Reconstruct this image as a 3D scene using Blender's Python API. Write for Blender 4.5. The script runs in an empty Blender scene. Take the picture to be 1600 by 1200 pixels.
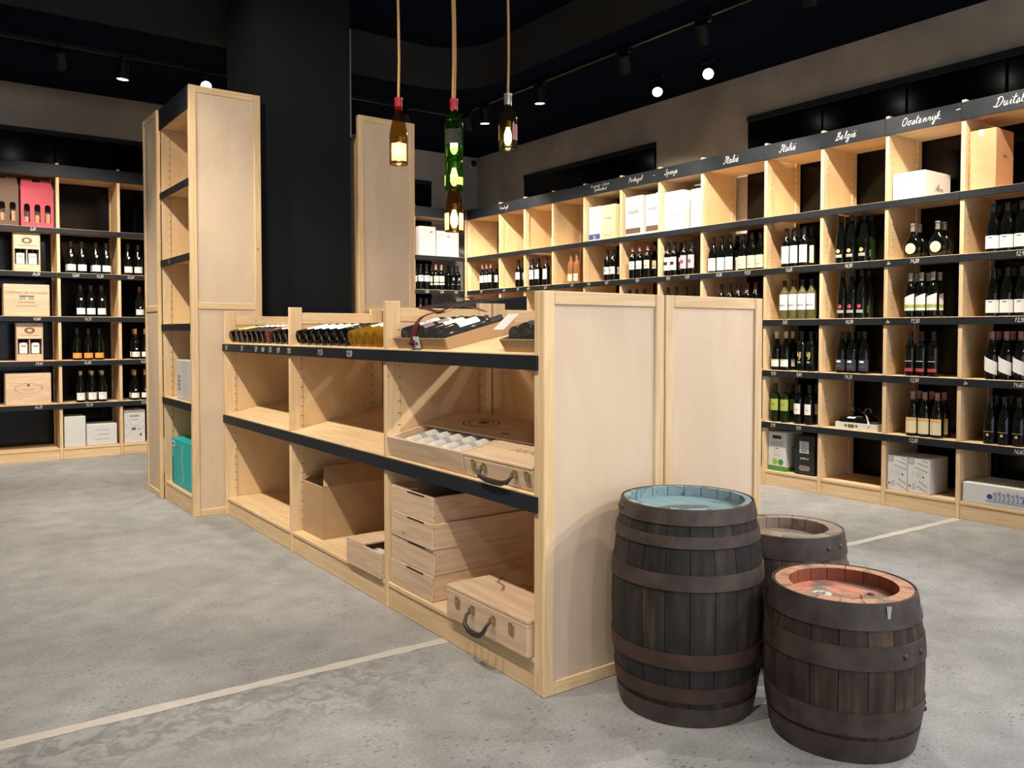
import bpy, math, random
from mathutils import Vector, Matrix, Euler
random.seed(7)
R = math.radians
S = bpy.context.scene
COL = S.collection
# ------------------------------------------------------------------ camera
cam = bpy.data.cameras.new('camera'); camo = bpy.data.objects.new('camera', cam); COL.objects.link(camo)
CAMH, F_PX, CY_PX, YAW, PITCH = 1.2, 1294.1, 560.4, R(35.86), R(1.824)
cam.sensor_width = 36; cam.sensor_fit = 'HORIZONTAL'; cam.lens = F_PX / 1600 * 36
cam.shift_y = (CY_PX - 600) / 1600; cam.clip_start = 0.05; cam.clip_end = 100
camo.location = (0, 0, CAMH); camo.rotation_euler = (R(90) - PITCH, 0, -YAW)
S.camera = camo
# ------------------------------------------------------------------ world and exposure
S.view_settings.view_transform = 'Standard'; S.view_settings.look = 'None'
S.view_settings.gamma = 1; S.view_settings.use_curve_mapping = False
S.view_settings.exposure = 0.04
W = bpy.data.worlds.new('world'); S.world = W; W.use_nodes = True
W.node_tree.nodes['Background'].inputs[0].default_value = (0.80, 0.88, 1.0, 1)
W.node_tree.nodes['Background'].inputs[1].default_value = 2.1
SPOT_W = 270.0            # power of one track lamp
SPOT_COL = (1.0, 0.885, 0.72)

# ------------------------------------------------------------------ materials
MATS = {}
def nt(name):
    m = bpy.data.materials.new(name); m.use_nodes = True
    t = m.node_tree; b = t.nodes['Principled BSDF']
    return m, t, b
def L(t, a, b): t.links.new(a, b)
def N(t, kind, **kw):
    n = t.nodes.new(kind)
    for k, v in kw.items(): setattr(n, k, v)
    return n
def flat(name, c, rough=0.6, metal=0.0, var=0.06, scale=14, spec=0.5, emit=None, estr=0):
    if name in MATS: return MATS[name]
    m, t, b = nt(name)
    tc = N(t, 'ShaderNodeTexCoord'); no = N(t, 'ShaderNodeTexNoise'); no.inputs['Scale'].default_value = scale
    no.inputs['Detail'].default_value = 3
    L(t, tc.outputs['Object'], no.inputs['Vector'])
    mp = N(t, 'ShaderNodeMapRange'); mp.inputs[3].default_value = 1 - var; mp.inputs[4].default_value = 1 + var
    L(t, no.outputs['Fac'], mp.inputs[0])
    mx = N(t, 'ShaderNodeMix', data_type='RGBA', blend_type='MULTIPLY'); mx.inputs[0].default_value = 1
    mx.inputs[6].default_value = (*c, 1); L(t, mp.outputs[0], mx.inputs[7])
    L(t, mx.outputs[2], b.inputs['Base Color'])
    b.inputs['Roughness'].default_value = rough; b.inputs['Metallic'].default_value = metal
    b.inputs['Specular IOR Level'].default_value = spec
    if emit:
        b.inputs['Emission Color'].default_value = (*emit, 1); b.inputs['Emission Strength'].default_value = estr
    MATS[name] = m
    return m
def matte(name, c, scale=3, var=.15):
    m, t, b = nt(name); d = N(t, 'ShaderNodeBsdfDiffuse'); d.inputs['Roughness'].default_value = .6
    tc = N(t, 'ShaderNodeTexCoord'); no = N(t, 'ShaderNodeTexNoise'); no.inputs['Scale'].default_value = scale; L(t, tc.outputs['Object'], no.inputs['Vector'])
    mp = N(t, 'ShaderNodeMapRange'); mp.inputs[3].default_value = 1 - var; mp.inputs[4].default_value = 1 + var; L(t, no.outputs['Fac'], mp.inputs[0])
    mx = N(t, 'ShaderNodeMix', data_type='RGBA', blend_type='MULTIPLY'); mx.inputs[0].default_value = 1; mx.inputs[6].default_value = (*c, 1); L(t, mp.outputs[0], mx.inputs[7])
    L(t, mx.outputs[2], d.inputs['Color']); t.nodes.remove(b); L(t, d.outputs[0], t.nodes['Material Output'].inputs[0])
    MATS[name] = m
    return m
def ramp(t, fac, stops):
    r = N(t, 'ShaderNodeValToRGB'); e = r.color_ramp.elements
    e[0].position, e[0].color = stops[0][0], (*stops[0][1], 1)
    e[1].position, e[1].color = stops[1][0], (*stops[1][1], 1)
    for p, c in stops[2:]:
        x = e.new(p); x.color = (*c, 1)
    L(t, fac, r.inputs[0]); return r
def wood(name, axis, light, dark, knot=True, stretch=14, rough=0.55, fine=1.0, soft=0.5):
    """pale timber; grain runs along axis 0/1/2 of the object"""
    if name in MATS: return MATS[name]
    m, t, b = nt(name)
    tc = N(t, 'ShaderNodeTexCoord'); oi = N(t, 'ShaderNodeObjectInfo')
    off = N(t, 'ShaderNodeVectorMath', operation='SCALE'); off.inputs[0].default_value = (17, 31, 23)
    L(t, oi.outputs['Random'], off.inputs['Scale'])
    ad = N(t, 'ShaderNodeVectorMath', operation='ADD'); L(t, tc.outputs['Object'], ad.inputs[0]); L(t, off.outputs[0], ad.inputs[1])
    mp = N(t, 'ShaderNodeMapping'); sc = [1, 1, 1]
    for i in range(3): sc[i] = 1.0 if i == axis else stretch
    mp.inputs['Scale'].default_value = sc; L(t, ad.outputs[0], mp.inputs['Vector'])
    n1 = N(t, 'ShaderNodeTexNoise'); n1.inputs['Scale'].default_value = 1.1; n1.inputs['Detail'].default_value = 2; n1.inputs['Distortion'].default_value = 0.9
    L(t, mp.outputs[0], n1.inputs['Vector'])
    sn = N(t, 'ShaderNodeMath', operation='MULTIPLY'); sn.inputs[1].default_value = 26 * fine; L(t, n1.outputs['Fac'], sn.inputs[0])
    si = N(t, 'ShaderNodeMath', operation='SINE'); L(t, sn.outputs[0], si.inputs[0])
    m1 = N(t, 'ShaderNodeMapRange'); m1.inputs[1].default_value = -1; L(t, si.outputs[0], m1.inputs[0])
    n2 = N(t, 'ShaderNodeTexNoise'); n2.inputs['Scale'].default_value = 9; n2.inputs['Detail'].default_value = 4
    L(t, mp.outputs[0], n2.inputs['Vector'])
    mm = N(t, 'ShaderNodeMath', operation='MULTIPLY_ADD'); mm.inputs[1].default_value = soft; L(t, m1.outputs[0], mm.inputs[0])
    hf = N(t, 'ShaderNodeMath', operation='MULTIPLY'); hf.inputs[1].default_value = 0.55; L(t, n2.outputs['Fac'], hf.inputs[0]); L(t, hf.outputs[0], mm.inputs[2])
    rp = ramp(t, mm.outputs[0], [(0.15, light), (0.95, dark)])
    out = rp.outputs[0]
    if knot:
        vo = N(t, 'ShaderNodeTexVoronoi'); vo.inputs['Scale'].default_value = 3.6
        mk = N(t, 'ShaderNodeMapping'); k = [1.6, 1.6, 1.6]; k[axis] = 1.0; mk.inputs['Scale'].default_value = k
        L(t, ad.outputs[0], mk.inputs['Vector']); L(t, mk.outputs[0], vo.inputs['Vector'])
        kr = N(t, 'ShaderNodeMapRange'); kr.inputs[1].default_value = 0.02; kr.inputs[2].default_value = 0.055; kr.inputs[3].default_value = 0.75; kr.inputs[4].default_value = 0
        L(t, vo.outputs['Distance'], kr.inputs[0])
        mx = N(t, 'ShaderNodeMix', data_type='RGBA'); L(t, kr.outputs[0], mx.inputs[0]); L(t, out, mx.inputs[6]); mx.inputs[7].default_value = (0.26, 0.12, 0.05, 1)
        out = mx.outputs[2]
    # each board a little lighter or darker
    hv = N(t, 'ShaderNodeHueSaturation'); br = N(t, 'ShaderNodeMapRange'); br.inputs[3].default_value = 0.93; br.inputs[4].default_value = 1.05
    L(t, oi.outputs['Random'], br.inputs[0]); L(t, br.outputs[0], hv.inputs['Value']); L(t, out, hv.inputs['Color'])
    L(t, hv.outputs[0], b.inputs['Base Color'])
    b.inputs['Roughness'].default_value = rough; b.inputs['Specular IOR Level'].default_value = 0.35
    MATS[name] = m
    return m
PL, PD = (0.76, 0.565, 0.345), (0.64, 0.44, 0.235)
pine = [wood('pine_%d' % a, a, PL, PD) for a in range(3)]
QL, QD = (0.68, 0.535, 0.40), (0.61, 0.465, 0.335)
ply = [wood('plywood_%d' % a, a, QL, QD, knot=False, stretch=3.0, fine=0.8, soft=0.4) for a in range(3)]
RL, RD = (0.74, 0.525, 0.295), (0.65, 0.435, 0.225)
rack_ply = wood('rack_plywood', 2, RL, RD, knot=False, stretch=3.0, fine=0.8, soft=0.4)
CL, CD = (0.70, 0.53, 0.375), (0.56, 0.385, 0.25)
case = [wood('case_wood_%d' % a, a, CL, CD, knot=True, stretch=16, fine=1.3) for a in range(3)]
BLACKSTRIP = flat('blackboard_strip', (0.0145, 0.0175, 0.0225), 0.55, var=0.25, scale=6, spec=0.2)
CHALK = flat('chalk', (0.85, 0.85, 0.83), 0.9)
INK = flat('dark_ink', (0.06, 0.05, 0.05), 0.8)
BURN = flat('burnt_stamp', (0.17, 0.09, 0.05), 0.8)
GREYINK = flat('grey_ink', (0.30, 0.30, 0.31), 0.8)
SLOT = flat('slot_shadow', (0.10, 0.06, 0.03), 0.9)
GREY_METAL = flat('grey_metal', (0.35, 0.34, 0.33), 0.4, 0.8)
BRASS = flat('aged_brass', (0.50, 0.40, 0.20), 0.35, 0.9)
BLACK = matte('black_paint', (0.0048, 0.0068, 0.0130))
DARKMETAL = flat('black_lamp_metal', (0.007, 0.007, 0.009), 0.45, var=0.1, spec=0.2)
LEATHER = flat('dark_leather', (0.03, 0.022, 0.02), 0.45)
WHITECARD = flat('white_card', (0.62, 0.615, 0.61), 0.7, var=0.02)
CREAMCARD = flat('cream_card', (0.78, 0.70, 0.38), 0.7, var=0.03)
TANCARD = flat('tan_card', (0.56, 0.30, 0.15), 0.75, var=0.04)
KRAFT = flat('kraft_card', (0.42, 0.27, 0.14), 0.8, var=0.08)
DKRAFT = flat('brown_kraft_card', (0.11, 0.065, 0.045), 0.8, var=0.08)
PINKCARD = flat('pink_card', (0.42, 0.055, 0.085), 0.7, var=0.04)
TEALCARD = flat('teal_card', (0.0, 0.42, 0.42), 0.5, var=0.04)
BLACKCARD = flat('black_card', (0.014, 0.014, 0.016), 0.5, var=0.1)
GREENPRINT = flat('green_print', (0.06, 0.25, 0.05), 0.7)
LIMEPRINT = flat('lime_print', (0.25, 0.50, 0.03), 0.7)
BLUEPRINT = flat('blue_print', (0.04, 0.06, 0.25), 0.7)
def glassy(name, c, tcol, tmix, rough=0.08):
    """bottle glass: body colour mixed with tinted see-through"""
    if name in MATS: return MATS[name]
    m, t, b = nt(name)
    b.inputs['Base Color'].default_value = (*c, 1); b.inputs['Roughness'].default_value = rough
    b.inputs['Specular IOR Level'].default_value = 0.4
    no = N(t, 'ShaderNodeTexNoise'); no.inputs['Scale'].default_value = 25
    bp = N(t, 'ShaderNodeBump'); bp.inputs['Strength'].default_value = 0.02; L(t, no.outputs['Fac'], bp.inputs['Height']); L(t, bp.outputs[0], b.inputs['Normal'])
    if tmix > 0:
        tr = N(t, 'ShaderNodeBsdfTransparent'); tr.inputs[0].default_value = (*tcol, 1)
        mx = N(t, 'ShaderNodeMixShader'); mx.inputs[0].default_value = tmix
        o = t.nodes['Material Output']
        L(t, b.outputs[0], mx.inputs[1]); L(t, tr.outputs[0], mx.inputs[2]); L(t, mx.outputs[0], o.inputs[0])
    MATS[name] = m
    return m
GL_DARK = glassy('dark_bottle_glass', (0.0025, 0.003, 0.0025), (0, 0, 0), 0)
GL_GREEN = glassy('green_bottle_glass', (0.006, 0.017, 0.004), (0, 0, 0), 0)
GL_CLEAR = glassy('pale_wine_glass', (0.20, 0.19, 0.08), (0.82, 0.80, 0.58), 0.5)
GL_ROSE = glassy('rose_wine_glass', (0.40, 0.17, 0.07), (0.9, 0.6, 0.4), 0.3)
GL_GOLD = glassy('golden_wine_glass', (0.30, 0.165, 0.012), (0.95, 0.74, 0.2), 0.42, 0.05)
LG_GREEN = glassy('pendant_green_glass', (0.004, 0.022, 0.003), (0.28, 0.66, 0.14), 0.68)
LG_AMBER = glassy('pendant_amber_glass', (0.020, 0.011, 0.003), (0.70, 0.48, 0.18), 0.70)
LG_OLIVE = glassy('pendant_olive_glass', (0.012, 0.011, 0.004), (0.52, 0.44, 0.17), 0.66)
CELLO = glassy('cellophane', (0.5, 0.5, 0.5), (0.98, 0.98, 0.98), 0.95, 0.04)

# ------------------------------------------------------------------ mesh helpers
class MB:
    def __init__(s): s.v = []; s.f = []; s.smooth = False
    def add(s, vs, fs):
        n = len(s.v); s.v += [tuple(v) for v in vs]; s.f += [tuple(i + n for i in f) for f in fs]; return s
    def box(s, x0, x1, y0, y1, z0, z1, b=0.0, M=None):
        if b <= 0:
            vs = [(x, y, z) for z in (z0, z1) for y in (y0, y1) for x in (x0, x1)]
            fs = [(0, 2, 3, 1), (4, 5, 7, 6), (0, 1, 5, 4), (2, 6, 7, 3), (0, 4, 6, 2), (1, 3, 7, 5)]
        else:
            b = min(b, abs(x1 - x0) * .45, abs(y1 - y0) * .45, abs(z1 - z0) * .45)
            c = ((x0 + x1) / 2, (y0 + y1) / 2, (z0 + z1) / 2); h = ((x1 - x0) / 2, (y1 - y0) / 2, (z1 - z0) / 2)
            vs = []; idx = {}
            for sx in (-1, 1):
                for sy in (-1, 1):
                    for sz in (-1, 1):
                        sg = (sx, sy, sz)
                        for a in range(3):
                            p = [c[i] + sg[i] * (h[i] - (0 if i == a else b)) for i in range(3)]
                            idx[(sg, a)] = len(vs); vs.append(p)
            fs = []
            for a in range(3):
                o, q = (a + 1) % 3, (a + 2) % 3
                for sa in (-1, 1):
                    loop = []
                    for so, sq in ((-1, -1), (1, -1), (1, 1), (-1, 1)):
                        sg = [0, 0, 0]; sg[a] = sa; sg[o] = so; sg[q] = sq; loop.append(idx[(tuple(sg), a)])
                    fs.append(loop if sa > 0 else loop[::-1])
            for a in range(3):      # edge chamfers along axis a
                o, q = (a + 1) % 3, (a + 2) % 3
                for so in (-1, 1):
                    for sq in (-1, 1):
                        g0 = [0, 0, 0]; g0[a] = -1; g0[o] = so; g0[q] = sq; g1 = list(g0); g1[a] = 1
                        lp = [idx[(tuple(g0), o)], idx[(tuple(g1), o)], idx[(tuple(g1), q)], idx[(tuple(g0), q)]]
                        fs.append(lp if so * sq < 0 else lp[::-1])
            for sx in (-1, 1):
                for sy in (-1, 1):
                    for sz in (-1, 1):
                        lp = [idx[((sx, sy, sz), a)] for a in range(3)]
                        fs.append(lp if sx * sy * sz > 0 else lp[::-1])
        if M is not None: vs = [M @ Vector(v) for v in vs]
        return s.add(vs, fs)
    def lathe(s, prof, seg=16, a0=0.0, a1=2 * math.pi, M=None, sy=1.0):
        full = abs(a1 - a0 - 2 * math.pi) < 1e-6
        n = seg if full else seg + 1; vs = []
        for r, z in prof:
            for k in range(n):
                a = a0 + (a1 - a0) * k / seg
                vs.append((r * math.cos(a), r * math.sin(a) * sy, z))
        fs = []
        for i in range(len(prof) - 1):
            for k in range(seg):
                k2 = (k + 1) % n if full else k + 1
                fs.append((i * n + k, i * n + k2, (i + 1) * n + k2, (i + 1) * n + k))
        if M is not None: vs = [M @ Vector(v) for v in vs]
        s.smooth = True
        return s.add(vs, fs)
    def tube(s, pts, r, seg=8, cap=True):
        pts = [Vector(p) for p in pts]; vs = []; n = len(pts)
        up = None
        for i, p in enumerate(pts):
            d = (pts[min(i + 1, n - 1)] - pts[max(i - 1, 0)]).normalized()
            if up is None: up = d.orthogonal().normalized()
            u = (up - d * up.dot(d)).normalized(); up = u; w = d.cross(u)
            rr = r[i] if isinstance(r, (list, tuple)) else r
            for k in range(seg):
                a = 2 * math.pi * k / seg
                vs.append(p + (u * math.cos(a) + w * math.sin(a)) * rr)
        fs = [(i * seg + k, i * seg + (k + 1) % seg, (i + 1) * seg + (k + 1) % seg, (i + 1) * seg + k) for i in range(n - 1) for k in range(seg)]
        if cap: fs += [tuple(range(seg))[::-1], tuple((n - 1) * seg + k for k in range(seg))]
        s.smooth = True
        return s.add(vs, fs)
    def ribbon(s, pts, w, th, O, u, v, nrm):
        """flat pen stroke through 2-D pts on plane O,u,v, raised th along nrm"""
        P = []
        n = len(pts)
        for i in range(n):
            a = pts[max(i - 1, 0)]; b = pts[min(i + 1, n - 1)]
            d = Vector((b[0] - a[0], b[1] - a[1]));
            if d.length < 1e-9: d = Vector((1, 0))
            d.normalize(); q = Vector((-d.y, d.x)) * w / 2
            for sg in (1, -1):
                x, y = pts[i][0] + sg * q.x, pts[i][1] + sg * q.y
                P.append(O + u * x + v * y + nrm * th)
        return s.add(P, [(2 * i, 2 * i + 1, 2 * i + 3, 2 * i + 2) for i in range(n - 1)])
    def mesh(s, name, mat):
        me = bpy.data.meshes.new(name); me.from_pydata(s.v, [], s.f); me.update()
        if s.smooth:
            me.shade_smooth()
            try: me.set_sharp_from_angle(angle=R(38))
            except Exception: pass
        if mat: me.materials.append(mat)
        return me
    def build(s, name, mat, parent=None):
        return put(name, s.mesh(name, mat), parent)
def put(name, me, parent=None):
    o = bpy.data.objects.new(name, me); COL.objects.link(o)
    if parent is not None: o.parent = parent
    return o
def tag(o, label, cat, group=None):
    o['label'] = label; o['category'] = cat
    if group: o['group'] = group
    return o
def thing(name, label, cat, loc=(0, 0, 0), rot=(0, 0, 0), group=None):
    o = bpy.data.objects.new(name, None); COL.objects.link(o); o.empty_display_size = 0.05
    o.location = loc; o.rotation_euler = rot
    return tag(o, label, cat, group)
def struct(o): o['kind'] = 'structure'; return o
CACHE = {}
def cached(key, fn):
    if key not in CACHE: CACHE[key] = fn()
    return CACHE[key]
def boxpart(name, mat, parent, x0, x1, y0, y1, z0, z1, b=0.0):
    return MB().box(x0, x1, y0, y1, z0, z1, b).build(name, mat, parent)

# ------------------------------------------------------------------ lettering
STROKES = {
 '0': [[(.5,2),(.1,1.5),(.1,.5),(.5,0),(.9,.5),(.9,1.5),(.5,2)]], '1': [[(.1,1.4),(.55,2),(.5,1),(.48,0)]],
 '2': [[(.1,1.6),(.5,2),(.9,1.5),(.5,.7),(.1,0),(.5,.08),(1,.05)]], '3': [[(.1,1.8),(.6,2),(.85,1.5),(.4,1.05),(.9,.6),(.6,.02),(.1,.2)]],
 '4': [[(.45,2),(.2,1.2),(.1,.8),(.95,.85)],[(.75,1.4),(.65,-.1)]], '5': [[(.9,2),(.3,1.95),(.2,1.15),(.7,1.2),(.9,.6),(.5,0),(.1,.2)]],
 '6': [[(.8,2),(.25,1.1),(.15,.4),(.5,0),(.9,.4),(.7,.9),(.2,.6)]], '7': [[(.1,1.95),(.5,2),(.95,2),(.6,1),(.4,0)],[(.3,1),(.8,1.05)]],
 '8': [[(.8,1.8),(.4,2),(.2,1.5),(.85,.6),(.5,0),(.15,.5),(.85,1.6),(.6,2)]], '9': [[(.85,1.6),(.4,2),(.15,1.4),(.5,1.05),(.85,1.6),(.8,.8),(.7,0)]],
 ',': [[(.3,.2),(.25,-.1),(.1,-.4)]], '-': [[(0,.9),(.4,.95),(.8,1)]], ' ': [],
 'a': [[(.8,.8),(.4,1),(.1,.5),(.3,0),(.7,.4),(.82,.95),(.8,.2),(1.05,.1)]], 'b': [[(.05,.2),(.35,1.2),(.4,2),(.2,1.6),(.2,.2),(.5,0),(.75,.5),(.55,.85),(.9,.75)]],
 'd': [[(.75,.8),(.4,1),(.1,.5),(.3,0),(.7,.4),(.95,2),(.85,.8),(.9,.1),(1.1,.2)]], 'e': [[(0,.3),(.5,.6),(.6,.9),(.35,1),(.1,.5),(.35,0),(.85,.3)]],
 'g': [[(.8,.8),(.4,1),(.1,.5),(.3,0),(.7,.4),(.82,.95),(.7,-.6),(.35,-1),(.2,-.6),(.9,.1)]], 'h': [[(0,.1),(.35,1.2),(.35,2),(.15,1.2),(.1,0),(.4,.8),(.7,.8),(.7,.1),(.95,.2)]],
 'i': [[(0,.3),(.25,1),(.2,.2),(.5,.1)],[(.32,1.45),(.36,1.52)]], 'j': [[(0,.3),(.35,1),(.25,-.6),(0,-1),(-.15,-.6),(.5,.2)],[(.42,1.45),(.46,1.52)]],
 'k': [[(0,.1),(.35,1.2),(.35,2),(.15,1.2),(.1,0)],[(.75,1),(.25,.5),(.8,0),(1,.15)]], 'l': [[(0,.2),(.35,1.2),(.4,2),(.2,1.6),(.15,.3),(.5,.1)]],
 'n': [[(0,.3),(.15,1),(.12,0),(.4,.8),(.7,.9),(.7,.15),(1,.2)]], 'o': [[(.6,1),(.2,.9),(.1,.3),(.4,0),(.75,.4),(.6,1),(1,.9)]],
 'p': [[(.1,.8),(.25,1),(.05,-1)],[(.2,.6),(.5,1),(.8,.6),(.5,0),(.2,.2)]], 'r': [[(0,.3),(.2,1),(.3,.85),(.6,.9),(.5,.2),(.85,.15)]],
 's': [[(0,.2),(.45,1),(.6,.4),(.3,0),(0,.15),(.8,.2)]], 't': [[(.05,.3),(.35,2),(.2,.3),(.55,.1)],[(0,1.25),(.35,1.3),(.75,1.4)]],
 'u': [[(0,.6),(.15,1),(.15,.2),(.45,.05),(.7,.9),(.68,.15),(1,.2)]], 'v': [[(.05,1),(.3,.0),(.65,1),(.9,.9)]],
 'w': [[(.05,1),(.2,0),(.5,.8),(.65,0),(1,1),(1.15,.9)]], 'z': [[(.1,.95),(.7,.95),(.1,.05),(.8,.1)]],
 'ë': [[(0,.3),(.5,.6),(.6,.9),(.35,1),(.1,.5),(.35,0),(.85,.3)],[(.3,1.45),(.34,1.52)],[(.7,1.5),(.74,1.57)]],
 'I': [[(-.1,.4),(.3,0),(.6,.8),(.8,2),(.4,1.7),(1.0,1.9)]], 'F': [[(.3,0),(.4,1),(.5,1.9)],[(.1,1.7),(.6,2),(1.2,2)],[(.2,1),(.8,1.1)]],
 'H': [[(.1,0),(.3,2)],[(.9,0),(1.1,2)],[(.1,.9),(1.1,1.1)]], 'S': [[(1,1.8),(.6,2),(.3,1.5),(.8,.8),(.5,0),(-.1,.2),(.1,.6)]],
 'G': [[(1,1.8),(.5,2),(.1,1),(.4,0),(.9,.4),(.95,.9),(.6,.9)],[(.95,.9),(.8,-.6),(.3,-.9)]], 'P': [[(.1,-.2),(.35,1),(.45,1.9)],[(.2,1.8),(.8,2),(1,1.4),(.4,.9)]],
 'B': [[(.1,0),(.35,1),(.45,1.9)],[(.1,1.7),(.8,2),(.9,1.5),(.4,1.05),(.95,.8),(.8,.1),(-.2,0)]], 'O': [[(.7,2),(.2,1.6),(.1,.5),(.5,0),(1.05,.5),(1.1,1.5),(.7,2),(.9,1.6)]],
 'D': [[(.5,1.9),(.3,.8),(.1,.1)],[(.1,1.6),(.7,2),(1.3,1.4),(1,.4),(.3,0),(-.4,.25)]], 'x': [[(.1,1),(.8,0)],[(.8,1),(.1,0)]],
}
WID = {',': .4, ' ': .6, 'i': .5, 'j': .5, 'l': .5, 't': .6, '-': 1.0, 'r': .8, 's': .75, 'D': 1.3, 'H': 1.2, 'O': 1.2, 'I': .9, 'w': 1.2}
def catmull(p, k=4):
    if len(p) < 3: return p
    out = []
    for i in range(len(p) - 1):
        a, b, c, d = p[max(i - 1, 0)], p[i], p[i + 1], p[min(i + 2, len(p) - 1)]
        for j in range(k):
            t = j / k
            out.append(tuple(.5 * (2 * b[q] + (c[q] - a[q]) * t + (2 * a[q] - 5 * b[q] + 4 * c[q] - d[q]) * t * t + (3 * b[q] - a[q] - 3 * c[q] + d[q]) * t ** 3) for q in (0, 1)))
    out.append(p[-1]); return out
def script_mb(text, size, O, u=Vector((1, 0, 0)), v=Vector((0, 0, 1)), n=Vector((0, -1, 0)), slant=0.25, pen=0.12, gap=0.12, center=True, mb=None, adv=1.0):
    """handwriting on a board; size = x-height"""
    mb = mb or MB(); x = 0; items = []
    for ch in text:
        for st in STROKES.get(ch, []):
            items.append([((px + x + slant * py), py) for px, py in catmull(st)])
        x += WID.get(ch, 1.0) * adv + (gap if ch.isdigit() else 0)
    O = Vector(O) - (u * (x * size / 2) if center else Vector())
    for st in items:
        mb.ribbon([(a * size, b * size) for a, b in st], pen * size * 2, 0.0008, O, u, v, n)
    return mb
def chalk(text, size, O, parent, name='chalk_text', mat=None, **kw):
    return script_mb(text, size, O, **kw).build(name, mat or CHALK, parent)
def print_text(text, size, loc, rot, mat, parent, name='printed_text', align='CENTER', bold=0.0):
    key = ('txt', text, size, mat.name, align, bold)
    def mk():
        c = bpy.data.curves.new('t', 'FONT'); c.body = text; c.size = size; c.align_x = align; c.resolution_u = 2; c.offset = bold
        o = bpy.data.objects.new('t', c); COL.objects.link(o)
        dg = bpy.context.evaluated_depsgraph_get(); me = bpy.data.meshes.new_from_object(o.evaluated_get(dg))
        bpy.data.objects.remove(o); bpy.data.curves.remove(c); me.name = name
        me.materials.clear(); me.materials.append(mat); return me
    o = put(name, cached(key, mk), parent); o.location = loc; o.rotation_euler = rot
    return o
FRONT = (R(90), 0, 0)     # text standing on a face that looks towards local -y
def at(px, py, axis, val):
    """point of the room seen at a pixel, on the plane axis = val"""
    Fw = Vector((math.sin(YAW) * math.cos(PITCH), math.cos(YAW) * math.cos(PITCH), -math.sin(PITCH)))
    Rt = Vector((math.cos(YAW), -math.sin(YAW), 0)); Up = Rt.cross(Fw)
    d = Fw * F_PX + Rt * (px - 800) + Up * (CY_PX - py); o = Vector((0, 0, CAMH))
    return o + d * ((val - o[axis]) / d[axis])

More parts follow.
